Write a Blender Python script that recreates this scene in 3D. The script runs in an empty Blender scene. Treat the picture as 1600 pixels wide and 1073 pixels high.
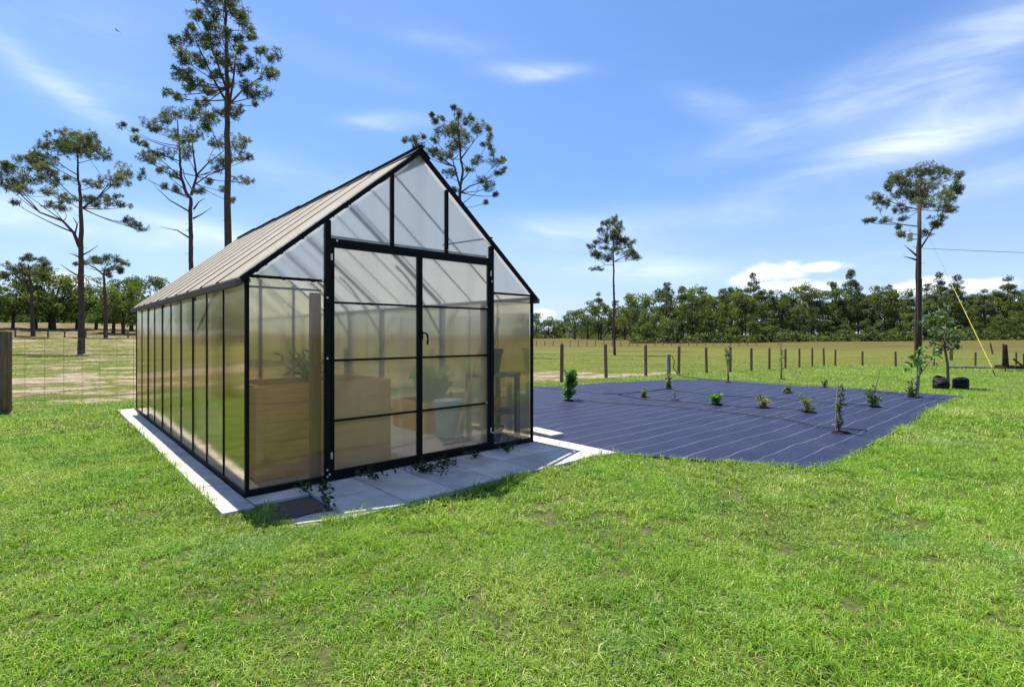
import bpy, bmesh, math, random
import numpy as np
from mathutils import Vector, Matrix

R = math.radians
rng = np.random.default_rng(11)
random.seed(11)
sc = bpy.context.scene
col = sc.collection

# ------------------------------------------------------------------ camera
FPX, HOR, EYE = 808.0, 523.0, 1.5          # focal length and horizon in pixels of the 1600 px photograph, eye height
cam_d = bpy.data.cameras.new('camera')
cam = bpy.data.objects.new('camera', cam_d)
col.objects.link(cam)
cam.location = (0, 0, EYE)
cam.rotation_euler = (R(90), 0, 0)
cam_d.sensor_width = 36
cam_d.lens = FPX / 1600 * 36
cam_d.shift_y = -(536.5 - HOR) / 1600
cam_d.clip_start = 0.05
cam_d.clip_end = 6000
sc.camera = cam

# ------------------------------------------------------------------ sun, sky, exposure
SUN = Vector((-0.247, 0.316, 1.0)).normalized()
SUN_EL = math.asin(SUN.z)
SUN_AZ = math.atan2(SUN.x, SUN.y)
sun_d = bpy.data.lights.new('sun', 'SUN')
sun = bpy.data.objects.new('sun', sun_d)
col.objects.link(sun)
sun.location = (-20, 30, 60)
sun.rotation_euler = SUN.to_track_quat('Z', 'Y').to_euler()
sun_d.energy = 4.4
sun_d.angle = R(0.53)
sun_d.color = (1.0, 0.95, 0.86)
SKY_STRENGTH = 0.085
sc.view_settings.view_transform = 'Standard'
sc.view_settings.look = 'None'
sc.view_settings.exposure = 1.0
sc.view_settings.gamma = 1
sc.view_settings.use_curve_mapping = False
sc.render.engine = 'CYCLES'
sc.cycles.use_denoising = True
sc.cycles.max_bounces = 10
sc.cycles.transparent_max_bounces = 24
sc.cycles.sample_clamp_indirect = 6


class NT:
    """small helper around a node tree"""
    def __init__(self, tree):
        self.t = tree
        self.n = tree.nodes
        self.l = tree.links

    def node(self, kind, **kw):
        n = self.n.new(kind)
        for k, v in kw.items():
            setattr(n, k, v)
        return n

    def put(self, sock, v):
        if isinstance(v, bpy.types.NodeSocket):
            self.l.new(v, sock)
        elif isinstance(v, (tuple, list)) and len(v) == 3 and sock.type == 'RGBA':
            sock.default_value = (*v, 1)
        else:
            sock.default_value = v

    def math(self, op, a, b=None, c=None, clamp=False):
        n = self.node('ShaderNodeMath', operation=op, use_clamp=clamp)
        self.put(n.inputs[0], a)
        if b is not None:
            self.put(n.inputs[1], b)
        if c is not None:
            self.put(n.inputs[2], c)
        return n.outputs[0]

    def mix(self, f, a, b, blend='MIX'):
        n = self.node('ShaderNodeMix', data_type='RGBA', blend_type=blend)
        n.clamp_factor = True
        self.put(n.inputs[0], f)
        self.put(n.inputs[6], a)
        self.put(n.inputs[7], b)
        return n.outputs[2]

    def noise(self, vec, scale, detail=4, rough=0.55, dist=0.0):
        n = self.node('ShaderNodeTexNoise')
        if vec is not None:
            self.l.new(vec, n.inputs['Vector'])
        n.inputs['Scale'].default_value = scale
        n.inputs['Detail'].default_value = detail
        n.inputs['Roughness'].default_value = rough
        n.inputs['Distortion'].default_value = dist
        return n.outputs['Fac']

    def ramp(self, f, stops):
        n = self.node('ShaderNodeValToRGB')
        self.put(n.inputs[0], f)
        els = n.color_ramp.elements
        while len(els) < len(stops):
            els.new(0.5)
        for e, (p, c) in zip(els, stops):
            e.position = p
            e.color = (*c, 1) if len(c) == 3 else c
        return n.outputs[0]

    def remap(self, v, a, b, c=0.0, d=1.0, smooth=False):
        n = self.node('ShaderNodeMapRange')
        if smooth:
            n.interpolation_type = 'SMOOTHSTEP'
        self.put(n.inputs[0], v)
        for i, x in enumerate((a, b, c, d)):
            n.inputs[i + 1].default_value = x
        return n.outputs[0]

    def mapping(self, vec, scale=(1, 1, 1), rot=(0, 0, 0), loc=(0, 0, 0)):
        n = self.node('ShaderNodeMapping')
        self.l.new(vec, n.inputs[0])
        n.inputs['Scale'].default_value = scale
        n.inputs['Rotation'].default_value = rot
        n.inputs['Location'].default_value = loc
        return n.outputs[0]


def make_world():
    w = bpy.data.worlds.new('World')
    sc.world = w
    w.use_nodes = True
    w.node_tree.nodes.clear()
    t = NT(w.node_tree)
    sky = t.node('ShaderNodeTexSky', sky_type='NISHITA')
    sky.sun_disc = False
    sky.sun_elevation = SUN_EL
    sky.sun_rotation = SUN_AZ
    sky.altitude = 0
    sky.air_density = 1.0
    sky.dust_density = 0.6
    sky.ozone_density = 2.2
    tc = t.node('ShaderNodeTexCoord')
    d = tc.outputs['Generated']
    sep = t.node('ShaderNodeSeparateXYZ')
    t.l.new(d, sep.inputs[0])
    X, Y, Z = sep.outputs
    az = t.math('ARCTAN2', X, Y)
    el = t.math('ARCSINE', Z)
    comb = t.node('ShaderNodeCombineXYZ')
    t.l.new(az, comb.inputs[0])
    t.l.new(el, comb.inputs[1])
    ae = comb.outputs[0]
    # the deep, slightly violet blue of this summer sky
    hs = t.node('ShaderNodeHueSaturation')
    t.l.new(sky.outputs[0], hs.inputs['Color'])
    hs.inputs['Saturation'].default_value = 1.06
    base = t.mix(1.0, hs.outputs[0], (0.78, 0.93, 1.14), 'MULTIPLY')
    hz = t.remap(el, 0.0, 0.30, 1.0, 0.0, True)
    low = t.remap(el, 0.0, 0.42, 0.74, 1.0, True)
    lowc = t.node('ShaderNodeCombineXYZ')
    for q in range(3):
        t.l.new(low, lowc.inputs[q])
    base = t.mix(1.0, base, lowc.outputs[0], 'MULTIPLY')
    base = t.mix(t.math('MULTIPLY', hz, 0.48), base, (4.9, 5.9, 8.3))
    # feathered ice cloud, drawn out along its own direction
    st = t.mapping(ae, (2.2, 9.0, 1), (0, 0, R(-9)))
    wisp = t.remap(t.noise(st, 1.7, 7, 0.62, 0.9), 0.45, 0.85, 0, 1, True)
    st2 = t.mapping(ae, (1.5, 5.2, 1), (0, 0, R(12)), (3.1, 1.7, 0))
    wisp2 = t.remap(t.noise(st2, 2.3, 8, 0.60, 0.6), 0.35, 0.75, 0, 1, True)
    puff = t.noise(t.mapping(ae, (1, 1.5, 1)), 26, 6, 0.6)

    def ang(px, py):
        v = Vector((px - 800, FPX, HOR - py)).normalized()
        return math.atan2(v.x, v.y), math.asin(v.z)

    def blob(px, py, wx, wy, rot=0.0):
        a0, e0 = ang(px, py)
        m = t.mapping(ae, (1, 1, 1), (0, 0, 0), (-a0, -e0, 0))
        rt = t.mapping(m, (1, 1, 1), (0, 0, R(rot)))
        s = t.node('ShaderNodeSeparateXYZ')
        t.l.new(rt, s.inputs[0])
        a = t.math('DIVIDE', s.outputs[0], wx)
        b = t.math('DIVIDE', s.outputs[1], wy)
        r2 = t.math('ADD', t.math('MULTIPLY', a, a), t.math('MULTIPLY', b, b))
        return t.math('EXPONENT', t.math('MULTIPLY', r2, -1.0))

    total = None

    def add(mask, amount):
        nonlocal total
        m = t.math('MULTIPLY', mask, amount)
        total = m if total is None else t.math('ADD', total, m)

    # cirrus: (pixel of the photograph -> direction in the sky, angular widths, tilt, density)
    for px, py, wx, wy, rot, amt, tex in [
            (1330, 150, .20, .035, -14, .55, wisp2), (1130, 172, .075, .020, 22, .60, wisp2), (1530, 95, .16, .045, -34, .45, wisp2),
            (1500, 205, .22, .034, -10, .62, wisp2), (1340, 245, .12, .022, -6, .50, wisp2), (1590, 275, .10, .022, -4, .8, wisp2),
            (828, 112, .085, .013, 2, .50, wisp2), (850, 119, .05, .009, -6, .35, wisp2), (615, 188, .080, .014, -6, .50, wisp2), (590, 196, .05, .008, 4, .3, wisp2), (700, 64, .10, .016, 4, .22, wisp2),
            (90, 135, .14, .018, 30, .40, wisp2), (60, 345, .20, .020, 5, .75, wisp2), (330, 365, .22, .020, 6, .45, wisp2),
            (860, 372, .16, .030, 3, .55, wisp2), (960, 420, .18, .022, 3, .65, wisp2), (450, 270, .2, .03, 8, .25, wisp2),
            (1250, 330, .3, .03, 0, .30, wisp2), (130, 60, .10, .08, 0, .22, wisp2), (500, 90, .16, .02, 8, .18, wisp2)]:
        add(t.math('MULTIPLY', blob(px, py, wx, wy, rot), t.math('ADD', 0.22, t.math('MULTIPLY', tex, 0.82))), amt)
    add(t.math('MULTIPLY', wisp, t.remap(el, 0.02, 0.35, 0.30, 0.05, True)), 0.55)
    # behind and overhead: thin scattered cloud
    total = t.math('MINIMUM', t.math('MULTIPLY', total, 0.72), 0.72)
    # fair-weather heaps low over the wood
    heap = None
    for px, py, wx, wy in [(1215, 424, .058, .019), (1275, 418, .05, .010), (1165, 436, .035, .015), (1235, 448, .09, .014),
                           (1455, 446, .045, .016), (1530, 446, .05, .012), (1420, 452, .04, .014), 
                           (100, 438, .045, .014), (845, 490, .03, .012), (1590, 470, .06, .012), (-160, 430, .1, .02), (1900, 440, .1, .03)]:
        b = blob(px, py, wx, wy)
        heap = b if heap is None else t.math('MAXIMUM', heap, b)
    heap = t.math('MULTIPLY', heap, t.math('ADD', 0.55, t.math('MULTIPLY', t.math('SUBTRACT', puff, 0.30), 2.2)))
    heap = t.remap(heap, 0.28, 0.95, 0, 0.75, True)
    c = t.mix(total, base, (8.2, 8.6, 9.4))
    c = t.mix(heap, c, (8.6, 8.7, 9.0))
    bg = t.node('ShaderNodeBackground')
    t.l.new(c, bg.inputs[0])
    bg.inputs[1].default_value = SKY_STRENGTH
    out = t.node('ShaderNodeOutputWorld')
    t.l.new(bg.outputs[0], out.inputs[0])


make_world()

# ------------------------------------------------------------------ small geometry helpers
A0 = np.array([-2.47, 4.79])                       # front corner of the greenhouse nearest the camera
THETA = math.atan2(2.51, 2.76)                     # its front runs along this heading
CT, ST = math.cos(THETA), math.sin(THETA)
GW, GL, GE, GP = 3.73, 7.47, 2.05, 3.63            # width, length, eave height, ridge height
GROUND = -0.05


def loc2w(X, Y):
    return A0[0] + CT * X - ST * Y, A0[1] + ST * X + CT * Y


def w2loc(x, y):
    dx, dy = x - A0[0], y - A0[1]
    return CT * dx + ST * dy, -ST * dx + CT * dy


def hash2(ix, iy, seed):
    ix = ix.astype(np.int64)
    iy = iy.astype(np.int64)
    h = (ix * 374761393 + iy * 668265263 + seed * 1442695041) & 0x7fffffff
    h = ((h ^ (h >> 13)) * 1274126177) & 0x7fffffff
    h = h ^ (h >> 16)
    return (h & 0xffff) / 65535.0


def vnoise(x, y, seed=0):
    x = np.asarray(x, float)
    y = np.asarray(y, float)
    ix, iy = np.floor(x), np.floor(y)
    fx, fy = x - ix, y - iy
    fx = fx * fx * (3 - 2 * fx)
    fy = fy * fy * (3 - 2 * fy)
    a = hash2(ix, iy, seed)
    b = hash2(ix + 1, iy, seed)
    c = hash2(ix, iy + 1, seed)
    d = hash2(ix + 1, iy + 1, seed)
    return (a * (1 - fx) + b * fx) * (1 - fy) + (c * (1 - fx) + d * fx) * fy


def fbm(x, y, seed=0, o=4):
    s, a, t = 0, 1.0, 0
    for i in range(o):
        s = s + a * vnoise(x * 2 ** i, y * 2 ** i, seed + i)
        t += a
        a *= 0.55
    return s / t


def sstep(a, b, x):
    t = np.clip((x - a) / (b - a), 0, 1)
    return t * t * (3 - 2 * t)


def terrain(x, y):
    x = np.asarray(x, float)
    y = np.asarray(y, float)
    d = np.hypot(x, y)
    X, _ = w2loc(x, y)
    e = X - 11.5
    drop = np.where(e > 0, np.sqrt(np.maximum(e, 0) ** 2 + 9) - 3, 0)
    drop = 0.026 * np.minimum(drop, 33) + 0.012 * np.clip(drop - 33, 0, 38)
    side = np.where(y > 1, x / np.maximum(y, 1), np.sign(x) * 2)
    amp = (1.8 + 2.7 * sstep(-0.25, -0.75, side)) * (1 - .85 * sstep(-1.0, -1.22, side))
    rise = amp * sstep(60, 180, d)
    bumps = (fbm(x / 9, y / 9, 3, 3) - 0.5) * 0.30 * sstep(14, 45, d)
    lawn = (fbm(x / 1.3, y / 1.3, 8, 3) - 0.5) * 0.03
    return GROUND - drop + rise + bumps + lawn


def px2w(px, py, far=400.0):
    """where the line of sight through a pixel of the photograph meets the ground"""
    dx, dz = (px - 800) / FPX, (HOR - py) / FPX
    ts = np.concatenate([np.arange(1, 60, 0.05), np.arange(60, far, 0.3)])
    below = EYE + dz * ts < terrain(dx * ts, ts)
    i = int(np.argmax(below)) if below.any() else len(ts) - 1
    t = ts[i]
    return float(dx * t), float(t), float(terrain(dx * t, t))


def at_depth(px, py, D):
    return np.array([(px - 800) / FPX * D, D, EYE + (HOR - py) / FPX * D])


class MB:
    def __init__(self):
        self.v, self.f = [], []

    def quad(self, *p):
        n = len(self.v)
        self.v += [tuple(map(float, q)) for q in p]
        self.f.append(tuple(range(n, n + len(p))))

    def box(self, lo, hi, M=None):
        x0, y0, z0 = lo
        x1, y1, z1 = hi
        P = [(x0, y0, z0), (x1, y0, z0), (x1, y1, z0), (x0, y1, z0), (x0, y0, z1), (x1, y0, z1), (x1, y1, z1), (x0, y1, z1)]
        if M is not None:
            P = [tuple(M @ Vector(p)) for p in P]
        n = len(self.v)
        self.v += P
        for q in ((3, 2, 1, 0), (4, 5, 6, 7), (0, 1, 5, 4), (1, 2, 6, 5), (2, 3, 7, 6), (3, 0, 4, 7)):
            self.f.append(tuple(n + i for i in q))
        return self

    def bar(self, p, q, w, h, up=(0, 0, 1)):
        """a rectangular bar from p to q"""
        p, q = Vector(p), Vector(q)
        a = (q - p).normalized()
        u = Vector(up)
        s = a.cross(u)
        if s.length < 1e-4:
            s = a.cross(Vector((1, 0, 0)))
        s.normalize()
        u = s.cross(a).normalized()
        n = len(self.v)
        for c in (p, q):
            for i, j in ((-1, -1), (1, -1), (1, 1), (-1, 1)):
                self.v.append(tuple(c + s * (i * w / 2) + u * (j * h / 2)))
        for f in ((0, 1, 2, 3), (7, 6, 5, 4), (1, 0, 4, 5), (2, 1, 5, 6), (3, 2, 6, 7), (0, 3, 7, 4)):
            self.f.append(tuple(n + i for i in f))
        return self

    def tube(self, pts, rad, sides=6, cap=True):
        pts = [Vector(p) for p in pts]
        if not hasattr(rad, '__len__'):
            rad = [rad] * len(pts)
        n0 = len(self.v)
        ref = Vector((0.31, 0.87, 0.38))
        for i, p in enumerate(pts):
            a = (pts[min(i + 1, len(pts) - 1)] - pts[max(i - 1, 0)])
            if a.length < 1e-7:
                a = Vector((0, 0, 1))
            a.normalize()
            s = a.cross(ref)
            if s.length < 0.05:
                s = a.cross(Vector((1, 0, 0)))
            s.normalize()
            u = s.cross(a)
            for k in range(sides):
                t = 2 * math.pi * k / sides
                self.v.append(tuple(p + (s * math.cos(t) + u * math.sin(t)) * rad[i]))
        for i in range(len(pts) - 1):
            for k in range(sides):
                a, b = n0 + i * sides + k, n0 + i * sides + (k + 1) % sides
                self.f.append((a, b, b + sides, a + sides))
        if cap:
            self.f.append(tuple(n0 + k for k in reversed(range(sides))))
            e = n0 + (len(pts) - 1) * sides
            self.f.append(tuple(e + k for k in range(sides)))
        return self

    def build(self, name, mat, parent=None, smooth=False, bevel=0.0):
        me = bpy.data.meshes.new(name)
        me.from_pydata(self.v, [], self.f)
        if bevel:
            bm = bmesh.new()
            bm.from_mesh(me)
            bmesh.ops.bevel(bm, geom=bm.edges[:], offset=bevel, segments=1, affect='EDGES', clamp_overlap=True)
            bm.to_mesh(me)
            bm.free()
        me.validate()
        return link(name, me, mat, parent, smooth)


def link(name, me, mat, parent=None, smooth=False):
    if mat is not None:
        me.materials.append(mat)
    if smooth:
        me.polygons.foreach_set('use_smooth', np.ones(len(me.polygons), bool))
    o = bpy.data.objects.new(name, me)
    col.objects.link(o)
    o.parent = parent
    return o


def mesh_arrays(name, V, F, tint=None):
    """fast mesh from arrays; F is a list of (m, k) index arrays"""
    me = bpy.data.meshes.new(name)
    V = np.asarray(V, np.float32)
    me.vertices.add(len(V))
    me.vertices.foreach_set('co', V.ravel())
    loops = np.concatenate([f.ravel() for f in F]).astype(np.int32)
    sizes = np.concatenate([np.full(len(f), f.shape[1]) for f in F]).astype(np.int32)
    me.loops.add(len(loops))
    me.loops.foreach_set('vertex_index', loops)
    me.polygons.add(len(sizes))
    me.polygons.foreach_set('loop_start', np.concatenate([[0], np.cumsum(sizes)[:-1]]).astype(np.int32))
    if tint is not None:
        a = me.attributes.new('tint', 'FLOAT', 'POINT')
        a.data.foreach_set('value', np.asarray(tint, np.float32))
    me.update(calc_edges=True)
    return me


def thing(name, label, cat, loc=(0, 0, 0), rz=0.0, group=None):
    o = bpy.data.objects.new(name, None)
    col.objects.link(o)
    o.empty_display_size = 0.2
    o.location = loc
    o.rotation_euler = (0, 0, rz)
    return tag(o, label, cat, group)


def tag(o, label, cat, group=None):
    o['label'] = label
    o['category'] = cat
    if group:
        o['group'] = group
    return o


def copy_tree(o, parent=None):
    c = o.copy()
    col.objects.link(c)
    c.parent = parent
    for ch in list(o.children):
        copy_tree(ch, c)
    return c


# ------------------------------------------------------------------ materials
def mat(name):
    m = bpy.data.materials.new(name)
    m.use_nodes = True
    m.node_tree.nodes.clear()
    t = NT(m.node_tree)
    t.out = t.node('ShaderNodeOutputMaterial')
    tc = t.node('ShaderNodeTexCoord')
    t.obj = tc.outputs['Object']
    g = t.node('ShaderNodeNewGeometry')
    t.pos = g.outputs['Position']
    t.back = g.outputs['Backfacing']
    return m, t


def principled(t, color, rough=0.5, spec=0.5, metal=0.0, bump=None, bstr=0.3, bdist=0.01):
    p = t.node('ShaderNodeBsdfPrincipled')
    t.put(p.inputs['Base Color'], color)
    t.put(p.inputs['Roughness'], rough)
    t.put(p.inputs['Metallic'], metal)
    p.inputs['Specular IOR Level'].default_value = spec
    if bump is not None:
        b = t.node('ShaderNodeBump')
        b.inputs['Strength'].default_value = bstr
        b.inputs['Distance'].default_value = bdist
        t.put(b.inputs['Height'], bump)
        t.l.new(b.outputs[0], p.inputs['Normal'])
    t.l.new(p.outputs[0], t.out.inputs[0])
    return p


def attr(t, name):
    a = t.node('ShaderNodeAttribute')
    a.attribute_name = name
    return a.outputs['Fac']


def simple(name, c1, c2, scale, rough=0.6, spec=0.3, stretch=(1, 1, 1), bstr=0.3, bdist=0.005, metal=0.0, detail=5):
    m, t = mat(name)
    v = t.mapping(t.obj, stretch)
    n = t.noise(v, scale, detail)
    c = t.ramp(n, [(0.3, c1), (0.7, c2)])
    principled(t, c, rough, spec, metal, n, bstr, bdist)
    return m


def leafmat(name, stops, trans=0.35, rough=0.55, spec=0.25):
    m, t = mat(name)
    tn = attr(t, 'tint')
    c = t.ramp(tn, stops)
    p = t.node('ShaderNodeBsdfPrincipled')
    t.put(p.inputs['Base Color'], c)
    p.inputs['Roughness'].default_value = rough
    p.inputs['Specular IOR Level'].default_value = spec
    tr = t.node('ShaderNodeBsdfTranslucent')
    t.l.new(t.mix(1.0, c, (1.0, 1.05, 0.55), 'MULTIPLY'), tr.inputs[0])
    mx = t.node('ShaderNodeMixShader')
    mx.inputs[0].default_value = trans
    t.l.new(p.outputs[0], mx.inputs[1])
    t.l.new(tr.outputs[0], mx.inputs[2])
    t.l.new(mx.outputs[0], t.out.inputs[0])
    return m


def polycarbonate(name, clear, cloudy, milk, haze_rough, ior=1.75, tint=(0.90, 0.91, 0.90), gloss=(0.95, 0.94, 0.90), scratch=0.0, milkc=(0.80, 0.77, 0.68)):
    """twin-wall sheet: part clear, part blurred, part milky, with a soft gloss; only the first face met scatters"""
    m, t = mat(name)
    v = t.mapping(t.obj, (1, 1, 0.04))
    flute = t.noise(v, 55, 3, 0.6)
    wav = t.noise(t.mapping(t.obj, (1, 1, 0.5)), 1.1, 2, 0.5)
    bp = t.node('ShaderNodeBump')
    bp.inputs['Strength'].default_value = 0.12
    bp.inputs['Distance'].default_value = 0.004
    t.put(bp.inputs['Height'], t.math('ADD', flute, t.math('MULTIPLY', wav, 1.0)))
    tr = t.node('ShaderNodeBsdfTransparent')
    t.put(tr.inputs[0], tint)
    rf = t.node('ShaderNodeBsdfRefraction')
    t.put(rf.inputs['Color'], tint)
    rf.inputs['IOR'].default_value = 1.03
    rf.inputs['Roughness'].default_value = haze_rough
    t.l.new(bp.outputs[0], rf.inputs['Normal'])
    tl = t.node('ShaderNodeBsdfTranslucent')
    t.put(tl.inputs[0], milkc)
    df = t.node('ShaderNodeBsdfDiffuse')
    t.put(df.inputs[0], (0.58, 0.56, 0.49))
    m0 = t.node('ShaderNodeMixShader')
    m0.inputs[0].default_value = 0.30
    t.l.new(tl.outputs[0], m0.inputs[1])
    t.l.new(df.outputs[0], m0.inputs[2])
    m1 = t.node('ShaderNodeMixShader')
    m1.inputs[0].default_value = cloudy / (cloudy + clear)
    t.l.new(tr.outputs[0], m1.inputs[1])
    t.l.new(rf.outputs[0], m1.inputs[2])
    m2 = t.node('ShaderNodeMixShader')
    dirt = t.noise(t.mapping(t.obj, (1, 1, 0.6)), 2.2, 5, 0.6)
    ribs = t.math('ADD', t.noise(t.mapping(t.obj, (1, 1, 0.012)), 34, 3, 0.7), t.noise(t.mapping(t.obj, (1, 1, 0.03)), 7, 3, 0.6))
    amount = t.math('MULTIPLY', t.math('ADD', 0.35, t.math('ADD', t.math('MULTIPLY', dirt, 0.5), t.math('MULTIPLY', t.math('SUBTRACT', ribs, 0.6), 1.0))), milk)
    if scratch:
        sx = t.remap(t.noise(t.mapping(t.obj, (0.5, 1, 16)), 4.0, 5, 0.6), 0.63, 0.74, 0, scratch)
        amount = t.math('ADD', amount, sx)
    t.put(m2.inputs[0], t.math('MAXIMUM', amount, 0.02))
    t.l.new(m1.outputs[0], m2.inputs[1])
    t.l.new(m0.outputs[0], m2.inputs[2])
    gl = t.node('ShaderNodeBsdfGlossy')
    gl.inputs['Roughness'].default_value = 0.07
    t.put(gl.inputs['Color'], gloss)
    t.l.new(bp.outputs[0], gl.inputs['Normal'])
    fr = t.node('ShaderNodeFresnel')
    fr.inputs[0].default_value = ior
    m3 = t.node('ShaderNodeMixShader')
    t.l.new(fr.outputs[0], m3.inputs[0])
    t.l.new(m2.outputs[0], m3.inputs[1])
    t.l.new(gl.outputs[0], m3.inputs[2])
    pas = t.node('ShaderNodeBsdfTransparent')
    m4 = t.node('ShaderNodeMixShader')
    t.l.new(t.back, m4.inputs[0])
    t.l.new(m3.outputs[0], m4.inputs[1])
    t.l.new(pas.outputs[0], m4.inputs[2])
    t.l.new(m4.outputs[0], t.out.inputs[0])
    return m


def roof_sheet():
    m, t = mat('bronze_roof_sheet')
    n = t.noise(t.mapping(t.obj, (1, 6, 1)), 3.0, 5)
    c = t.ramp(n, [(0.25, (0.48, 0.415, 0.325)), (0.75, (0.59, 0.515, 0.41))])
    df = principled(t, c, 0.6, 0.12, 0, n, 0.1, 0.003)
    tl = t.node('ShaderNodeBsdfTranslucent')
    t.put(tl.inputs[0], (0.80, 0.80, 0.78))
    tr = t.node('ShaderNodeBsdfTransparent')
    t.put(tr.inputs[0], (0.85, 0.85, 0.85))
    m1 = t.node('ShaderNodeMixShader')
    m1.inputs[0].default_value = 0.32
    t.l.new(df.outputs[0], m1.inputs[1])
    t.l.new(tl.outputs[0], m1.inputs[2])
    m2 = t.node('ShaderNodeMixShader')
    m2.inputs[0].default_value = 0.12
    t.l.new(m1.outputs[0], m2.inputs[1])
    t.l.new(tr.outputs[0], m2.inputs[2])
    pas = t.node('ShaderNodeBsdfTransparent')
    m4 = t.node('ShaderNodeMixShader')
    t.l.new(t.back, m4.inputs[0])
    t.l.new(m2.outputs[0], m4.inputs[1])
    t.l.new(pas.outputs[0], m4.inputs[2])
    t.l.new(m4.outputs[0], t.out.inputs[0])
    return m


M_black = simple('black_painted_metal', (0.0065, 0.0055, 0.0055), (0.010, 0.0085, 0.0085), 9, 0.55, 0.12, bstr=0.04)
M_gutter = simple('bronze_metal', (0.12, 0.085, 0.058), (0.16, 0.115, 0.08), 6, 0.6, 0.15, bstr=0.05)
M_steel = simple('bright_steel', (0.55, 0.55, 0.55), (0.70, 0.70, 0.70), 20, 0.35, 0.5, metal=0.7, bstr=0.05)
M_front = polycarbonate('corner_twinwall', 0.14, 0.86, 0.15, 0.24, 1.7, (0.92, 0.86, 0.68))
M_door = polycarbonate('door_twinwall', 0.06, 0.94, 0.33, 0.36, 1.6, (0.90, 0.87, 0.79), scratch=0.22)
M_gable = polycarbonate('gable_twinwall', 0.05, 0.95, 0.34, 0.46, 1.8, (0.76, 0.82, 0.86), milkc=(0.66, 0.74, 0.82))
M_side = polycarbonate('side_twinwall', 0.10, 0.90, 0.07, 0.28, 8.0, (0.58, 0.54, 0.38), (1.0, 0.94, 0.74))
M_roof = roof_sheet()
M_timber = simple('cedar_board', (0.60, 0.27, 0.060), (0.78, 0.41, 0.115), 3, 0.65, 0.2, (1, 1, 12), 0.3)
M_upright = simple('brown_upright', (0.22, 0.10, 0.040), (0.34, 0.17, 0.07), 3, 0.7, 0.2, (8, 8, 1), 0.3)
M_post = simple('weathered_post', (0.135, 0.082, 0.052), (0.28, 0.185, 0.120), 6, 0.9, 0.1, (5, 5, 0.5), 0.7, 0.01)
M_pale_post = simple('sun_bleached_post', (0.22, 0.20, 0.17), (0.40, 0.37, 0.31), 6, 0.9, 0.1, (5, 5, 0.5), 0.6, 0.01)
M_wire = simple('fence_wire', (0.22, 0.21, 0.20), (0.34, 0.33, 0.31), 5, 0.55, 0.3, metal=0.4, bstr=0)


def slab_mat():
    m, t = mat('paving_concrete')
    oi = t.node('ShaderNodeObjectInfo').outputs['Random']
    n = t.noise(t.pos, 5, 9, 0.6)
    st = t.remap(t.noise(t.pos, 2.2, 8, 0.68), 0.46, 0.68)
    c = t.ramp(n, [(0.3, (0.48, 0.45, 0.425)), (0.7, (0.62, 0.585, 0.55))])
    c = t.mix(t.math('MULTIPLY', st, 0.6), c, (0.30, 0.25, 0.20))
    spk = t.remap(t.noise(t.pos, 30, 4, 0.7), 0.62, 0.72)
    c = t.mix(t.math('MULTIPLY', spk, 0.5), c, (0.16, 0.13, 0.10))
    c = t.mix(1.0, c, t.mix(oi, (0.86, 0.86, 0.87), (1.06, 1.05, 1.03)), 'MULTIPLY')
    principled(t, c, 0.85, 0.2, 0, n, 0.35, 0.002)
    return m


M_slab = slab_mat()
M_fabric_dark = simple('woven_dark_fabric', (0.045, 0.042, 0.042), (0.085, 0.080, 0.080), 40, 0.8, 0.2, bstr=0.4)
M_floor = simple('pale_gravel', (0.30, 0.28, 0.25), (0.46, 0.43, 0.39), 30, 0.95, 0.1, bstr=0.6, bdist=0.01)
M_hose = simple('black_hose', (0.010, 0.010, 0.012), (0.020, 0.020, 0.024), 8, 0.5, 0.3, bstr=0)
M_soil = simple('dark_soil', (0.010, 0.008, 0.007), (0.028, 0.022, 0.017), 25, 0.95, 0.1, bstr=0.8, bdist=0.01)
M_bag = simple('black_grow_bag', (0.005, 0.005, 0.006), (0.014, 0.014, 0.016), 7, 0.55, 0.2, (1, 1, 4), 0.8, 0.03)
M_bark = simple('pine_bark', (0.060, 0.039, 0.031), (0.155, 0.102, 0.078), 4, 0.95, 0.1, (3, 3, 0.8), 0.8, 0.04)
M_bark2 = simple('grey_bark', (0.05, 0.042, 0.034), (0.12, 0.10, 0.08), 3, 0.95, 0.1, (3, 3, 0.6), 0.6, 0.04)
M_stem = simple('young_stem', (0.14, 0.10, 0.06), (0.26, 0.20, 0.13), 9, 0.8, 0.15, (4, 4, 1), 0.2)
M_pole = simple('utility_pole_wood', (0.045, 0.030, 0.022), (0.105, 0.075, 0.055), 4, 0.9, 0.1, (6, 6, 0.3), 0.5, 0.01)
M_grey = simple('grey_transformer_paint', (0.38, 0.41, 0.43), (0.46, 0.49, 0.51), 5, 0.45, 0.4, bstr=0.05)
M_yellow = simple('yellow_guard', (0.72, 0.60, 0.08), (0.82, 0.70, 0.12), 5, 0.5, 0.4, bstr=0)
M_rust = simple('rusty_steel', (0.022, 0.014, 0.012), (0.085, 0.038, 0.024), 6, 0.8, 0.3, bstr=0.3)
M_rubber = simple('black_rubber', (0.012, 0.012, 0.012), (0.025, 0.025, 0.025), 9, 0.8, 0.2, bstr=0.1)
M_white = simple('white_plastic', (0.70, 0.70, 0.68), (0.80, 0.80, 0.78), 5, 0.5, 0.4, bstr=0)
M_blue = simple('blue_plastic', (0.26, 0.40, 0.50), (0.32, 0.46, 0.56), 5, 0.5, 0.4, bstr=0)
M_terra = simple('terracotta', (0.30, 0.13, 0.07), (0.42, 0.20, 0.11), 8, 0.85, 0.2, bstr=0.2)
M_feather = simple('dark_feather', (0.03, 0.03, 0.035), (0.06, 0.06, 0.065), 8, 0.8, 0.2, bstr=0)
M_table = simple('dark_bench_timber', (0.10, 0.085, 0.065), (0.19, 0.16, 0.125), 4, 0.8, 0.2, (1, 8, 8), 0.3)
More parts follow.
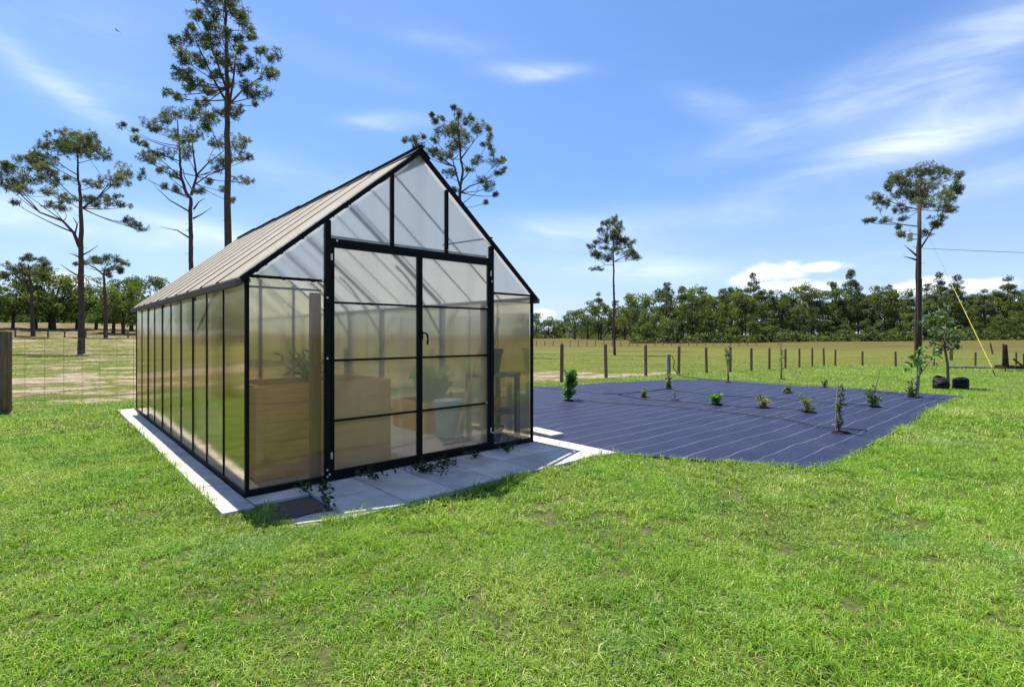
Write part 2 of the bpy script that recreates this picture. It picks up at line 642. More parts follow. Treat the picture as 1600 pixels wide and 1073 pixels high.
M_pine = leafmat('pine_needles', [(0.0, (0.045, 0.064, 0.031)), (0.45, (0.106, 0.136, 0.051)), (0.8, (0.196, 0.209, 0.077)), (1.0, (0.280, 0.270, 0.110))], 0.38, 0.5, 0.3)
M_oak = leafmat('oak_leaves', [(0.0, (0.049, 0.078, 0.029)), (0.5, (0.128, 0.176, 0.052)), (1.0, (0.270, 0.304, 0.094))], 0.45)
M_oak2 = leafmat('yellow_green_leaves', [(0.0, (0.069, 0.110, 0.026)), (0.5, (0.169, 0.220, 0.050)), (1.0, (0.312, 0.336, 0.096))], 0.45)  # paler, yellower leaf tone for some of the broadleaf tree shapes
M_leaf = leafmat('sapling_leaves', [(0.0, (0.060, 0.150, 0.030)), (0.5, (0.14, 0.30, 0.055)), (1.0, (0.32, 0.48, 0.13))], 0.40, 0.45)
M_dull = leafmat('dull_leaves', [(0.0, (0.05, 0.090, 0.030)), (0.5, (0.13, 0.19, 0.065)), (1.0, (0.28, 0.32, 0.14))], 0.35, 0.5)
M_gold = leafmat('yellowing_leaves', [(0.0, (0.08, 0.15, 0.030)), (0.5, (0.23, 0.27, 0.065)), (1.0, (0.46, 0.36, 0.14))], 0.38, 0.5)
M_weed = leafmat('weed_leaves', [(0.0, (0.018, 0.034, 0.012)), (0.5, (0.035, 0.062, 0.020)), (1.0, (0.08, 0.11, 0.035))], 0.30, 0.5)


M_bright = leafmat('bright_leaves', [(0.0, (0.14, 0.30, 0.03)), (0.5, (0.28, 0.50, 0.06)), (1.0, (0.45, 0.62, 0.12))], 0.5, 0.5)


def grass_mat():
    m, t = mat('lawn_grass')
    tn = attr(t, 'tint')
    patch = t.noise(t.pos, 0.55, 5, 0.62)
    patch = t.remap(patch, 0.42, 0.58)
    lush = t.ramp(tn, [(0.0, (0.078, 0.170, 0.014)), (0.45, (0.178, 0.348, 0.023)), (0.8, (0.292, 0.470, 0.044)), (0.93, (0.456, 0.545, 0.098)), (1.0, (0.711, 0.628, 0.252))])
    pale = t.ramp(tn, [(0.0, (0.113, 0.199, 0.023)), (0.45, (0.239, 0.379, 0.048)), (0.8, (0.370, 0.479, 0.096)), (0.9, (0.528, 0.571, 0.187)), (1.0, (0.738, 0.664, 0.376))])
    c = t.mix(patch, lush, pale)
    cool = t.remap(t.noise(t.mapping(t.pos, (1, 1, 1), (0, 0, 0), (7, 3, 1)), 1.1, 4, 0.6), 0.54, 0.68)
    c = t.mix(t.math('MULTIPLY', cool, 0.35), c, t.mix(1.0, c, (0.62, 0.95, 1.9), 'MULTIPLY'))
    dry = attr(t, 'dry')
    dryc = t.ramp(tn, [(0.0, (0.084, 0.114, 0.018)), (0.5, (0.152, 0.181, 0.034)), (1.0, (0.288, 0.278, 0.096))])
    c = t.mix(dry, c, dryc)
    p = t.node('ShaderNodeBsdfPrincipled')
    t.put(p.inputs['Base Color'], c)
    p.inputs['Roughness'].default_value = 0.5
    p.inputs['Specular IOR Level'].default_value = 0.3
    tr = t.node('ShaderNodeBsdfTranslucent')
    t.l.new(t.mix(1.0, c, (1.0, 1.0, 0.55), 'MULTIPLY'), tr.inputs[0])
    mx = t.node('ShaderNodeMixShader')
    mx.inputs[0].default_value = 0.38
    t.l.new(p.outputs[0], mx.inputs[1])
    t.l.new(tr.outputs[0], mx.inputs[2])
    t.l.new(mx.outputs[0], t.out.inputs[0])
    return m


def ground_mat():
    m, t = mat('field_ground')
    sand, past, tan, bare = (attr(t, k) for k in ('sand', 'past', 'tan', 'bare'))
    n1 = t.noise(t.pos, 0.35, 6, 0.6)
    n2 = t.noise(t.pos, 3.0, 6, 0.65)
    n3 = t.noise(t.pos, 24, 5, 0.7)
    st = t.noise(t.mapping(t.pos, (0.12, 0.55, 1)), 1.0, 6, 0.62)
    lawn = t.mix(n2, (0.045, 0.070, 0.014), (0.105, 0.130, 0.030))
    lawn = t.mix(t.remap(n3, 0.45, 0.75), lawn, (0.13, 0.110, 0.055))
    soil = t.mix(n3, (0.06, 0.048, 0.032), (0.20, 0.165, 0.115))
    lawn = t.mix(t.math('MULTIPLY', bare, 0.45), lawn, soil)
    pg = t.mix(t.remap(st, 0.32, 0.62), (0.068, 0.108, 0.011), (0.145, 0.132, 0.026))
    pg = t.mix(t.math('MULTIPLY', t.remap(n2, 0.42, 0.78), 0.45), pg, (0.150, 0.128, 0.044))
    pg = t.mix(t.math('MULTIPLY', t.remap(n3, 0.35, 0.75), 0.35), pg, (0.10, 0.125, 0.03))
    tn = t.mix(t.remap(st, 0.3, 0.7), (0.075, 0.054, 0.018), (0.120, 0.092, 0.032))
    c = t.mix(past, lawn, pg)
    c = t.mix(tan, c, tn)
    sandc = t.mix(t.remap(n2, 0.3, 0.72), (0.24, 0.175, 0.115), (0.40, 0.335, 0.245))
    nz = t.math('ADD', t.math('MULTIPLY', t.math('SUBTRACT', t.noise(t.mapping(t.pos, (0.55, 1, 1)), 0.6, 4, 0.65), 0.5), 3.4),
                t.math('MULTIPLY', t.math('SUBTRACT', t.noise(t.mapping(t.pos, (0.9, 1, 1)), 2.6, 7, 0.72), 0.5), 3.0))
    sm = t.remap(t.math('ADD', sand, nz), 0.56, 0.80, 0, 1, True)
    rust = t.remap(t.noise(t.mapping(t.pos, (0.3, 1.2, 1)), 0.7, 6, 0.7), 0.50, 0.62)
    sandc = t.mix(t.math('MULTIPLY', rust, 0.7), sandc, (0.125, 0.072, 0.038))
    c = t.mix(t.math('MULTIPLY', sm, t.remap(sand, 0.08, 0.35)), c, sandc)
    p = principled(t, c, 0.95, 0.1, 0, t.math('ADD', n3, n2), 0.8, 0.04)
    return m


def mat_mat():
    m, t = mat('landscape_fabric')
    s = t.node('ShaderNodeSeparateXYZ')
    t.l.new(t.obj, s.inputs[0])
    wob = t.noise(t.obj, 0.8, 3)
    y = t.math('ADD', s.outputs[1], t.math('MULTIPLY', wob, 0.06))
    fr = t.math('FRACT', t.math('DIVIDE', y, 0.335))
    dist = t.math('ABSOLUTE', t.math('SUBTRACT', fr, 0.5))
    fade = t.remap(t.noise(t.mapping(t.obj, (0.5, 3, 1)), 0.9, 4), 0.30, 0.62)
    line = t.math('MULTIPLY', t.remap(dist, 0.008, 0.026, 1, 0), t.math('ADD', 0.25, t.math('MULTIPLY', fade, 0.6)))
    dust = t.math('ADD', t.remap(t.noise(t.obj, 1.3, 8, 0.70), 0.48, 0.78), t.remap(t.noise(t.mapping(t.obj, (.25, 2.4, 1)), 1.1, 5, 0.6), 0.50, 0.75, 0, .6))
    weave = t.noise(t.mapping(t.obj, (1, 3, 1)), 60, 2)
    c = t.mix(weave, (0.008, 0.0115, 0.036), (0.013, 0.0175, 0.053))  # black fabric; the blue of reflected sky is put into its base colour
    c = t.mix(t.math('MULTIPLY', dust, 0.22), c, (0.085, 0.078, 0.085))
    c = t.mix(line, c, (0.19, 0.20, 0.25))
    wr = t.noise(t.mapping(t.obj, (1, 0.35, 1)), 1.6, 4, 0.5)
    h = t.math('ADD', t.math('MULTIPLY', wr, 3.0), t.math('MULTIPLY', weave, 0.3))
    principled(t, c, 0.5, 0.25, 0, h, 0.6, 0.03)
    return m


M_grass, M_ground, M_mat = grass_mat(), ground_mat(), mat_mat()

# ------------------------------------------------------------------ ground
# fence posts of the long fence (bases read off the photograph) and its corner
FENCE_PX = [877.5, 947, 1009, 1060.5, 1104, 1141, 1174, 1202, 1227, 1249, 1269, 1287.5, 1305]
FENCE = [((p - 800) / FPX * 17.07 * (k + 9.9) / 9.9, 17.07 * (k + 9.9) / 9.9) for k, p in enumerate(FENCE_PX)]
LP = np.array([-10.15, 10.36])
bx = np.array([-60, -10.15, -4.6, 1.64] + [f[0] for f in FENCE[1:]] + [36.5, 90])
by = np.array([-34, 10.36, 15.2, 17.07] + [f[1] for f in FENCE[1:]] + [40.5, 44])


def masks(x, y):
    yb = np.interp(x, bx, by)
    past = sstep(-1.5, 2.5, y - yb - (fbm(x / 2, y / 2, 5, 3) - 0.5) * 3)
    d = np.hypot(x, y)
    yc = 19.4 + 0.13 * x
    hw = 3.1
    sand = np.exp(-((y - yc) / hw) ** 2) * sstep(15, 9, x) * sstep(-70, -40, x)
    sand = sand * sstep(-0.6, 0.4, y - yb)
    near_l = sstep(-3.0, 0.3, y - yb) * sstep(-2, -6, x) * 0.60
    sand = np.maximum(sand, near_l * sstep(0.2, 0.6, fbm(x / 1.5, y / 1.5, 21, 3)))
    tan = sstep(88, 112, d) * (0.55 + 0.45 * fbm(x / 14, y / 14, 9, 3)) * sstep(-0.9, 0.0, fbm(x / 30, y / 30, 19, 2) - 0.3)
    tan = np.maximum(tan, sstep(0.58, 0.75, fbm(x / 22, y / 10, 31, 4)) * (0.35 + 0.5 * sstep(-5, 15, x)) * past)
    bare = sstep(0.64, 0.80, fbm(x / 0.35, y / 0.35, 40, 4))
    return sand, past, tan, bare


def build_ground():
    rad = [0.0, 0.6]
    while rad[-1] < 4500:
        r = rad[-1]
        rad.append(r + max(0.16, r * (0.0125 if r < 60 else 0.022 if r < 260 else 0.08)))
    rad = np.array(rad[1:])
    na = 540
    # finer towards the front, where the photograph looks
    t = np.linspace(0, 1, na, endpoint=False)
    ang = (t * 2 * np.pi) - 0.62 * np.sin(t * 2 * np.pi)
    ca, sa = np.cos(ang), np.sin(ang)
    x = np.outer(rad, sa).ravel()
    y = np.outer(rad, ca).ravel()
    z = terrain(x, y)
    V = np.column_stack([x, y, z])
    V = np.vstack([V, [[0, 0, float(terrain(0, 0))]]])
    nr = len(rad)
    i, j = np.meshgrid(np.arange(nr - 1), np.arange(na), indexing='ij')
    a = i * na + j
    b = i * na + (j + 1) % na
    Q = np.column_stack([a.ravel(), (a + na).ravel(), (b + na).ravel(), b.ravel()])
    c = np.full(na, len(V) - 1)
    T = np.column_stack([c, np.arange(na), (np.arange(na) + 1) % na])
    me = mesh_arrays('ground', V, [Q[:, ::-1], T[:, ::-1]])
    s, p, tn, ba = masks(V[:, 0], V[:, 1])
    for nm, arr in (('sand', s), ('past', p), ('tan', tn), ('bare', ba)):
        at = me.attributes.new(nm, 'FLOAT', 'POINT')
        at.data.foreach_set('value', arr.astype(np.float32))
    o = link('ground', me, M_ground, None, True)
    o['kind'] = 'structure'
    # make sure the sheet faces up
    if me.polygons[10].normal.z < 0:
        me.flip_normals()
    return o


build_ground()

# ------------------------------------------------------------------ greenhouse
def build_greenhouse():
    g = thing('greenhouse', 'black framed polycarbonate greenhouse with double doors and tan pitched roof', 'greenhouse', (A0[0], A0[1], 0), THETA)
    P = lambda x, y, z: (x, y, z)
    roofz = lambda x: GE + (GP - GE) * (1 - abs(x - GW / 2) / (GW / 2))
    slope = math.atan2(GP - GE, GW / 2)
    # base rail
    b = MB()
    for lo, hi in (((0.031, -0.012, 0.0), (GW - 0.031, 0.045, 0.055)), ((0.05, GL - 0.045, 0), (GW - 0.05, GL + 0.005, 0.055)),
                   ((-0.008, 0.036, 0), (0.042, GL - 0.05, 0.034)), ((GW - 0.042, 0.05, 0), (GW + 0.008, GL - 0.05, 0.045))):
        b.box(lo, hi)
    b.build('base_rail', M_black, g)
    for x in (0, GW - 0.054):
        for y in (-0.014, GL - 0.045):
            MB().box((x + (-.004 if x < 1 else .024), y + (0 if y < 1 else .026), 0), (x + (.030 if x < 1 else .058), y + (.034 if y < 1 else .06), GE + 0.01)).build('corner_post', M_black, g)
    # walls of ten sheets a side, each very slightly bowed
    n = 10
    step = (GL - 0.09) / n
    def sheet(P0, U, W, N, bow, thick=0.010, name='wall_panel', m=None, tilt=0.0, nu=8):
        P0, U, W, N = map(Vector, (P0, U, W, N))
        mb = MB()
        rows = []
        for s in (0, 1):
            for j in (0, 1, 2):
                for i in range(nu + 1):
                    a, c = i / nu, j / 2
                    off = bow * (1 - (2 * a - 1) ** 2) + tilt * (a - .5)
                    mb.v.append(tuple(P0 + U * a + W * c + N * (off - s * thick)))
        k = nu + 1
        for s in (0, 1):
            for j in range(2):
                for i in range(nu):
                    q = [s * 3 * k + j * k + i, s * 3 * k + j * k + i + 1, s * 3 * k + (j + 1) * k + i + 1, s * 3 * k + (j + 1) * k + i]
                    mb.f.append(tuple(q if s == 0 else q[::-1]))
        ring = [i for i in range(k)] + [j * k + nu for j in (1, 2)] + [2 * k + i for i in range(nu - 1, -1, -1)] + [k]
        for a, c in zip(ring, ring[1:] + ring[:1]):
            mb.f.append((c, a, a + 3 * k, c + 3 * k))
        o = mb.build(name, m, g, smooth=False)
        # outward normals
        me = o.data
        if (me.polygons[0].normal.dot(N)) < 0:
            me.flip_normals()
        return o
    for i in range(n):
        y0 = 0.045 + i * step
        bow = 0.0010 + 0.0012 * random.random()
        sheet((0.004, y0 + .008, 0.034), (0, step - .016, 0), (0, 0, GE - 0.074), (-1, 0, 0), bow, m=M_side, tilt=random.uniform(-.0025, .0025))
        sheet((GW - 0.004, y0 + .008, 0.045), (0, step - .016, 0), (0, 0, GE - 0.085), (1, 0, 0), bow, m=M_side)
        # roof sheets
        for sgn in (-1, 1):
            xe = 0.0 - 0.05 if sgn < 0 else GW + 0.05
            ze = GE - 0.05 * math.tan(slope)
            U = (0, step - .012, 0)
            W = (GW / 2 - xe, 0, GP - ze)
            N = Vector((sgn * math.sin(slope), 0, math.cos(slope)))
            sheet((xe, y0 + .006, ze + 0.035), U, W, N, 0.001, name='roof_panel', m=M_roof)
        if i:
            MB().box((-0.006, y0 - .008, 0.045), (0.008, y0 + .008, GE - .04)).build('glazing_bar', M_black, g)
            MB().box((GW - 0.008, y0 - .008, 0.045), (GW + 0.006, y0 + .008, GE - .04)).build('glazing_bar', M_black, g)
    # roof bars and rafters
    for i in range(n + 1):
        y0 = 0.045 + i * step
        for sgn in (-1, 1):
            xe = -0.05 if sgn < 0 else GW + 0.05
            ze = GE - 0.05 * math.tan(slope)
            N = Vector((sgn * math.sin(slope), 0, math.cos(slope)))
            off = N * 0.024
            if 0 < i < n:
                MB().bar(Vector((xe, y0, ze)) + off, Vector((GW / 2 - sgn * -.02, y0, GP - .02)) + off, 0.028, 0.020, N).build('roof_bar', M_black, g)
            if i in (3, 6, 8):
                MB().bar(Vector((xe - sgn * .1, y0, ze + .06)) - N * 0.05, Vector((GW / 2 + sgn * .02, y0, GP - .05)) - N * .03, 0.035, 0.05, N).build('rafter', M_black, g)
            if i in (0, n):
                yy = -0.03 if i == 0 else GL + 0.03
                MB().bar(Vector((xe, yy, ze)) - N * .002, Vector((GW / 2, yy, GP)) - N * .002, 0.035, 0.046, N).build('verge_trim', M_black, g)
    # gutter along each eave
    for x0, x1 in ((-0.092, -0.046), (GW + 0.046, GW + 0.092)):
        b = MB()
        b.box((x0, -0.055, GE - 0.105), (x1, GL + 0.055, GE - 0.035))
        b.build('gutter', M_gutter, g, bevel=0.006)
    for x0, x1 in ((-0.06, 0.05), (GW - 0.05, GW + 0.06)):
        MB().box((x0, 0.02, GE - 0.060), (x1, GL - .02, GE - 0.02)).build('eave_rail', M_gutter, g)
    # ridge cap in overlapping lengths
    k = 6
    L = (GL + 0.12) / k
    for i in range(k):
        y0 = -0.06 + i * L
        b = MB()
        za, zb = GP + 0.052, GP + 0.034
        for sgn in (-1, 1):
            b.bar((GW / 2 + sgn * 0.065, y0, za - .062), (GW / 2 + sgn * 0.065, y0 + L - .004, zb - .062), 0.16, 0.012, (sgn * math.sin(slope), 0, math.cos(slope)))
        b.bar((GW / 2, y0, za + .006), (GW / 2, y0 + L - .004, zb + .006), 0.05, 0.022)
        b.build('ridge_cap', M_black, g)
    # front frame
    J0, J1, C = 0.778, GW - 0.757, GW / 2 + 0.01
    DT = 2.44
    for x in (J0, J1):
        MB().box((x - 0.028, -0.020, 0.056), (x + 0.028, 0.040, roofz(x) - .03)).build('door_post', M_black, g)
    for x in (1.52, 2.262):
        MB().box((x - 0.019, -0.012, DT + .056), (x + 0.019, 0.032, roofz(x) - .03)).build('gable_stud', M_black, g)
    MB().box((J0 + .028, -0.024, DT), (J1 - .028, 0.034, DT + .056)).build('door_header', M_black, g)
    for x0, x1 in ((0.031, J0 - .028), (J1 + .028, GW - .031)):
        MB().box((x0, -0.010, GE - .013), (x1, 0.026, GE + .013)).build('cross_rail', M_black, g)
        MB().box((x0, 0.10, GE - .10), (x1, 0.125, GE - .08)).build('tie_bar', M_black, g)
    MB().box((J0, 0.10, DT + .085), (J1, 0.12, DT + .105)).build('tie_bar', M_black, g)
    MB().bar((J1 - .70, .10, DT + .17), (J1 + .1, .10, DT + .36), .02, .02).build('tie_bar', M_black, g)
    # front sheets: polygons with a real thickness
    def poly_sheet(pts, y, m, name, t=0.010):
        mb = MB()
        k = len(pts)
        mb.v = [(x, y, z) for x, z in pts] + [(x, y + t, z) for x, z in pts]
        mb.f = [tuple(range(k)), tuple(reversed(range(k, 2 * k)))]
        for i in range(k):
            j = (i + 1) % k
            mb.f.append((j, i, i + k, j + k))
        o = mb.build(name, m, g)
        bm = bmesh.new(); bm.from_mesh(o.data)
        bmesh.ops.recalc_face_normals(bm, faces=bm.faces[:])
        bm.to_mesh(o.data); bm.free()
        return o
    e = 0.05
    for x0, x1 in ((0.030, J0 - .027), (J1 + .027, GW - .030)):
        sheet((x0, .006, .056), (x1 - x0, 0, 0), (0, 0, GE - .076), (0, -1, 0), .010, name='front_panel', m=M_front)
    poly_sheet([(0.08, GE + .018), (J0 - .034, GE + .018), (J0 - .034, roofz(J0 - .034) - e)], .006, M_gable, 'gable_panel')
    poly_sheet([(J0 + .034, DT + .056), (1.496, DT + .056), (1.496, roofz(1.496) - e), (J0 + .034, roofz(J0 + .034) - e)], .006, M_gable, 'gable_panel')
    poly_sheet([(1.544, DT + .056), (2.238, DT + .056), (2.238, roofz(2.238) - e), (GW / 2, GP - e), (1.544, roofz(1.544) - e)], .006, M_gable, 'gable_panel')
    poly_sheet([(2.286, DT + .056), (J1 - .034, DT + .056), (J1 - .034, roofz(J1 - .034) - e), (2.286, roofz(2.286) - e)], .006, M_gable, 'gable_panel')
    poly_sheet([(J1 + .034, GE + .018), (GW - .08, GE + .018), (J1 + .034, roofz(J1 + .034) - e)], .006, M_gable, 'gable_panel')
    # doors
    for x0, x1, hinge in ((J0 + .037, C - .004, -1), (C + .004, J1 - .037, 1)):
        d = MB().box((x0, -0.014, 0.060), (x0 + .030, 0.024, DT - .004)).box((x1 - .030, -0.014, 0.060), (x1, 0.024, DT - .004))
        d.box((x0 + .030, -0.012, 0.060), (x1 - .030, 0.022, 0.098)).box((x0 + .030, -0.012, DT - .036), (x1 - .030, 0.022, DT - .004))
        zs = [0.098, 0.61, 1.235, 1.835, DT - .036]
        for z in zs[1:4]:
            d.box((x0 + .030, -0.010, z - .011), (x1 - .030, 0.020, z + .011))
        door = d.build('door', M_black, g)
        for z0, z1 in zip(zs[:-1], zs[1:]):
            a = z0 + (.014 if z0 > .2 else 0)
            c = z1 - (.014 if z1 < 2.2 else 0)
            o = poly_sheet([(x0 + .030, a), (x1 - .030, a), (x1 - .030, c), (x0 + .030, c)], .002, M_door, 'pane')
            o.parent = door
        hx = x0 - .006 if hinge < 0 else x1 + .006
        for z in (0.26, 2.30):
            h = MB()
            h.box((hx - .010, -0.030, z - .032), (hx + .010, -0.0245, z + .032))
            h.tube([(hx, -.033, z - .034), (hx, -.033, z + .034)], .005, 8)
            for q in (-.020, .020):
                h.tube([(hx + .006, -.0245, z + q), (hx + .006, -.033, z + q)], .003, 6)
            hb = h.build('hinge', M_steel, door)
        if hinge > 0:
            h = MB()
            z = 1.50
            h.box((C + .006, -.026, z - .05), (C + .034, -.0145, z + .05))
            h.tube([(C + .018, -.026, z + .02), (C + .018, -.055, z + .02), (C + .050, -.060, z + .018), (C + .072, -.060, z - .005), (C + .076, -.060, z - .05), (C + .072, -.060, z - .115)], .011, 8)
            h.build('handle', M_black, door, smooth=False)
    # bolt heads on the frame
    for x, z in ((J0 - .012, 1.88), (J0 - .012, 1.26), (J0 - .012, .12), (J0 + .012, .07), (J0 - .012, .05), (J0 + .09, DT + .035), (J1 - .1, .62),
                 (J0 - .06, GE), (2.27, DT + .09), (J1 - .1, 1.86), (J1 + .012, .22), (J1 - .01, 2.2)):
        y = -.0205
        MB().tube([(x, y, z), (x, y - .006, z)], .011, 8).build('bolt_head', M_steel, g)
    # studs and end wall at the back
    for x in (0.778, 1.52, 2.262, 2.97):
        MB().box((x - .03, GL - .03, .056), (x + .03, GL + .012, roofz(x) - .04)).build('back_stud', M_black, g)
    poly_sheet([(.052, .056), (GW - .052, .056), (GW - .052, GE), (GW / 2, GP - .05), (.052, GE)], GL - .012, M_side, 'back_panel')
    # timber uprights inside the doorway
    for x in (J0 - .15, J1 - .10):
        MB().box((x, .07, .03), (x + .11, .115, GE - .12)).build('timber_upright', M_upright, g, bevel=.004)
    # curved braces under the roof
    for y in (2.3, 4.5, 6.0):
        for sgn in (-1, 1):
            pts = []
            for k in range(9):
                a = k / 8
                x = GW / 2 + sgn * (GW / 2 - .06 - a * 0.85)
                z = GE - .55 + 0.55 * math.sin(a * 1.35) * 1.5 + a * .3
                pts.append((x, y, min(z, roofz(x) - .08)))
            MB().tube(pts, .018, 6).build('roof_brace', M_black, g)
        MB().box((.03, y - .03, .05), (.06, y + .03, GE - .06)).build('inner_stud', M_black, g)
        MB().box((GW - .06, y - .03, .05), (GW - .03, y + .03, GE - .06)).build('inner_stud', M_black, g)
    MB().box((.06, .06, -.045), (GW - .06, GL - .06, 0.012)).build('gravel_floor', M_floor, g)
    return g


GH = build_greenhouse()


def at_gh(X, Y, z=0.0):
    x, y = loc2w(X, Y)
    return (x, y, z)


# ------------------------------------------------------------------ paving
def slab_mesh(w, l, h=0.05):
    b = MB().box((0, 0, -h), (w, l, 0))
    return b


def slab(X0, Y0, X1, Y1, label, group, z=0.0, tilt=0.0, name='paving_slab'):
    h = 0.06
    w, l = X1 - X0, Y1 - Y0
    o = MB().box((-w / 2, -l / 2, -h), (w / 2, l / 2, 0)).build(name, M_slab, None, bevel=0.004)
    x, y = loc2w((X0 + X1) / 2, (Y0 + Y1) / 2)
    o.location = (x, y, z)
    o.rotation_euler = (tilt * random.uniform(-1, 1), tilt * random.uniform(-1, 1), THETA + random.uniform(-1, 1) * 0.3 * tilt)
    tag(o, label, 'paving slab', group)
    o['kind'] = 'thing'
    return o


def build_paving():
    gap = .014
    cols = np.linspace(0.50, GW + 0.01, 7)
    for i in range(6):
        slab(cols[i] + gap / 2, -0.56, cols[i + 1] - gap / 2, -0.022, 'grey concrete slab of the patio row touching the greenhouse doors', 'inner row of patio slabs', z=-.002 + random.uniform(-.002, .002), tilt=.004)
        dx = 0.0 if i else 0.0
        y0 = -1.12 if i else -1.16
        slab(cols[i] + gap / 2 + dx, y0, cols[i + 1] - gap / 2, -0.56 - gap, 'grey concrete slab of the patio row bordering the front grass', 'outer row of patio slabs', z=-.002 + random.uniform(-.003, .002), tilt=.006)
    slab(0.0, -0.27, 0.50 - gap, -0.022, 'short grey slab under the corner panel beside the missing paver', None, z=-.002, tilt=.003)
    # strip along the long side, seen from the lawn
    ys = [-0.36, 0.62, 1.84, 3.06, 4.28, 5.50, 6.72, 7.80]
    names = ['white concrete strip slab at the near corner of the long wall', None, None, None, None, None, 'white concrete strip slab at the far back corner of the long wall']
    for i in range(7):
        slab(-0.27, ys[i] + gap, -0.013, ys[i + 1], names[i] or 'white concrete strip slab halfway along the long ribbed wall', None if names[i] else 'strip slabs along the long wall', z=-.002 + random.uniform(-.002, .002), tilt=.003)
    # strip on the mat side
    ys = [-1.12, -0.42, 0.78, 2.0, 3.2, 4.4, 5.6, 6.8, 7.75]
    for i in range(3):
        if i == 0:
            slab(GW + 0.016, -1.20, GW + 0.325, -0.30, 'sunlit white slab in the patio corner pointing at the weed mat', None, z=0, tilt=.004)
        else:
            slab(GW + 0.016, ys[i] + gap + .115, GW + 0.325, ys[i + 1] + .115, 'white border slab between greenhouse wall and weed mat', 'border slabs beside the mat', z=0, tilt=.003)
    slab(GW + 0.40, 0.02, GW + 0.68, 0.62, 'loose white slab lying tilted on the weed mat', None, z=0.035, tilt=.03)
    # the gap where a slab is missing: dark underlay over sand
    b = MB()
    n = 8
    pts = [(0.02, -.28), (.49, -.28), (.49, -.80)] + [(.49 - .47 * math.sin(a), -.80 + .14 * (1 - math.cos(a)) + .03 * math.sin(5 * a)) for a in np.linspace(.3, 1.5, n)]
    m = len(pts)
    for zz in (GROUND + .018, GROUND + .023):
        b.v += [(x, y, zz) for x, y in pts]
    b.f = [tuple(reversed(range(m))), tuple(range(m, 2 * m))] + [(i, (i + 1) % m, (i + 1) % m + m, i + m) for i in range(m)]
    o = b.build('underlay_sheet', M_fabric_dark)
    bm = bmesh.new(); bm.from_mesh(o.data); bmesh.ops.recalc_face_normals(bm, faces=bm.faces[:]); bm.to_mesh(o.data); bm.free()
    o.location = (*A0, 0)
    o.rotation_euler = (0, 0, THETA)
    tag(o, 'dark underlay fabric exposed where a patio slab is missing', 'fabric')
    b = MB()
    pts = [(0.0, -.72), (.5, -.66), (.62, -1.02), (.35, -1.16), (.1, -1.05)]
    m = len(pts)
    for zz in (GROUND - .02, GROUND + .012):
        b.v += [(x, y, zz) for x, y in pts]
    b.f = [tuple(reversed(range(m))), tuple(range(m, 2 * m))] + [(i, (i + 1) % m, (i + 1) % m + m, i + m) for i in range(m)]
    o = b.build('sand_bed', simple('pale_sand', (0.42, 0.37, 0.30), (0.60, 0.54, 0.45), 12, .95, .1))
    o.location = (*A0, 0)
    o.rotation_euler = (0, 0, THETA)
    o['kind'] = 'structure'


build_paving()

# ------------------------------------------------------------------ the black weed mat, sky blue mixed into its colour
def mat_bounds(X):
    near = np.interp(X, [3.95, 5.23, 16.5], [-1.05, -3.25, -3.18])
    far = np.interp(X, [3.95, 9.3, 16.1, 16.5], [6.3, 5.56, 4.1, 4.0])
    return near, far


def in_mat(x, y):
    X, Y = w2loc(x, y)
    n, f = mat_bounds(X)
    wob = (vnoise(X * 2.1, Y * 2.1, 77) - .5) * 0.16
    return (X > 4.06 + 0 * wob) & (X < 16.45 + wob) & (Y > n + wob * .7) & (Y < f + wob)


def build_mat():
    nx, ny = 240, 150
    X = np.linspace(4.06, 16.5, nx)
    n, f = mat_bounds(X)
    n = n + (vnoise(X * 2.2, X * 0 + 3, 51) - .5) * .10
    f = f + (vnoise(X * 2.2, X * 0 + 9, 52) - .5) * .16
    t = np.linspace(0, 1, ny)
    XX = np.repeat(X[:, None], ny, 1)
    YY = n[:, None] * (1 - t) + f[:, None] * t
    endw = (vnoise(YY * 1.1, YY * 0 + 2, 53) - .5) * .3
    XX = XX + endw * (np.linspace(0, 1, nx)[:, None] ** 8)
    wx, wy = loc2w(XX, YY)
    Z = terrain(wx, wy) + .018 + (fbm(XX * 1.6, YY * .6, 60, 4) - .5) * .05
    V = np.column_stack([XX.ravel(), YY.ravel(), Z.ravel()])
    i, j = np.meshgrid(np.arange(nx - 1), np.arange(ny - 1), indexing='ij')
    a = (i * ny + j).ravel()
    Q = np.column_stack([a, a + ny, a + ny + 1, a + 1])
    me = mesh_arrays('weed_mat', V, [Q])
    o = link('weed_mat', me, M_mat, None, True)
    o.location = (*A0, 0)
    o.rotation_euler = (0, 0, THETA)
    tag(o, 'black woven weed mat, coloured blue for reflected sky, with thin white lines spread over the lawn', 'weed mat')


build_mat()


def on_mat(px, py):
    x, y, z = px2w(px, py)
    return np.array([x, y, z + .02])


# ------------------------------------------------------------------ foliage generators
def blades(C, size, K, up=0.0, width=0.10, rs=None, tint=None, spread=1.0):
    """K pointed leaves round each centre in C -> vertices, triangles, tint"""
    N = len(C)
    d = rs.normal(size=(N, K, 3))
    d[..., 2] = d[..., 2] * spread + up
    d /= np.linalg.norm(d, axis=2, keepdims=True)
    r = rs.normal(size=(N, K, 3))
    p = np.cross(d, r)
    p /= np.linalg.norm(p, axis=2, keepdims=True) + 1e-9
    s = np.asarray(size).reshape(-1, 1, 1) * rs.uniform(.65, 1.15, (N, K, 1))
    c = C[:, None, :] + d * s * 0.05
    w = s * width
    tip = c + d * s
    mid = c + d * s * .45
    V = np.stack([c, mid + p * w, tip, mid - p * w], 2).reshape(-1, 3)
    q = np.arange(N * K)[:, None] * 4 + np.array([[0, 1, 2, 3]])
    t = np.repeat(np.asarray(tint).reshape(-1, 1), K * 4, 1).ravel()
    t = t + np.repeat(rs.uniform(-.12, .12, N * K), 4)
    return V, q, np.clip(t, 0, 1)


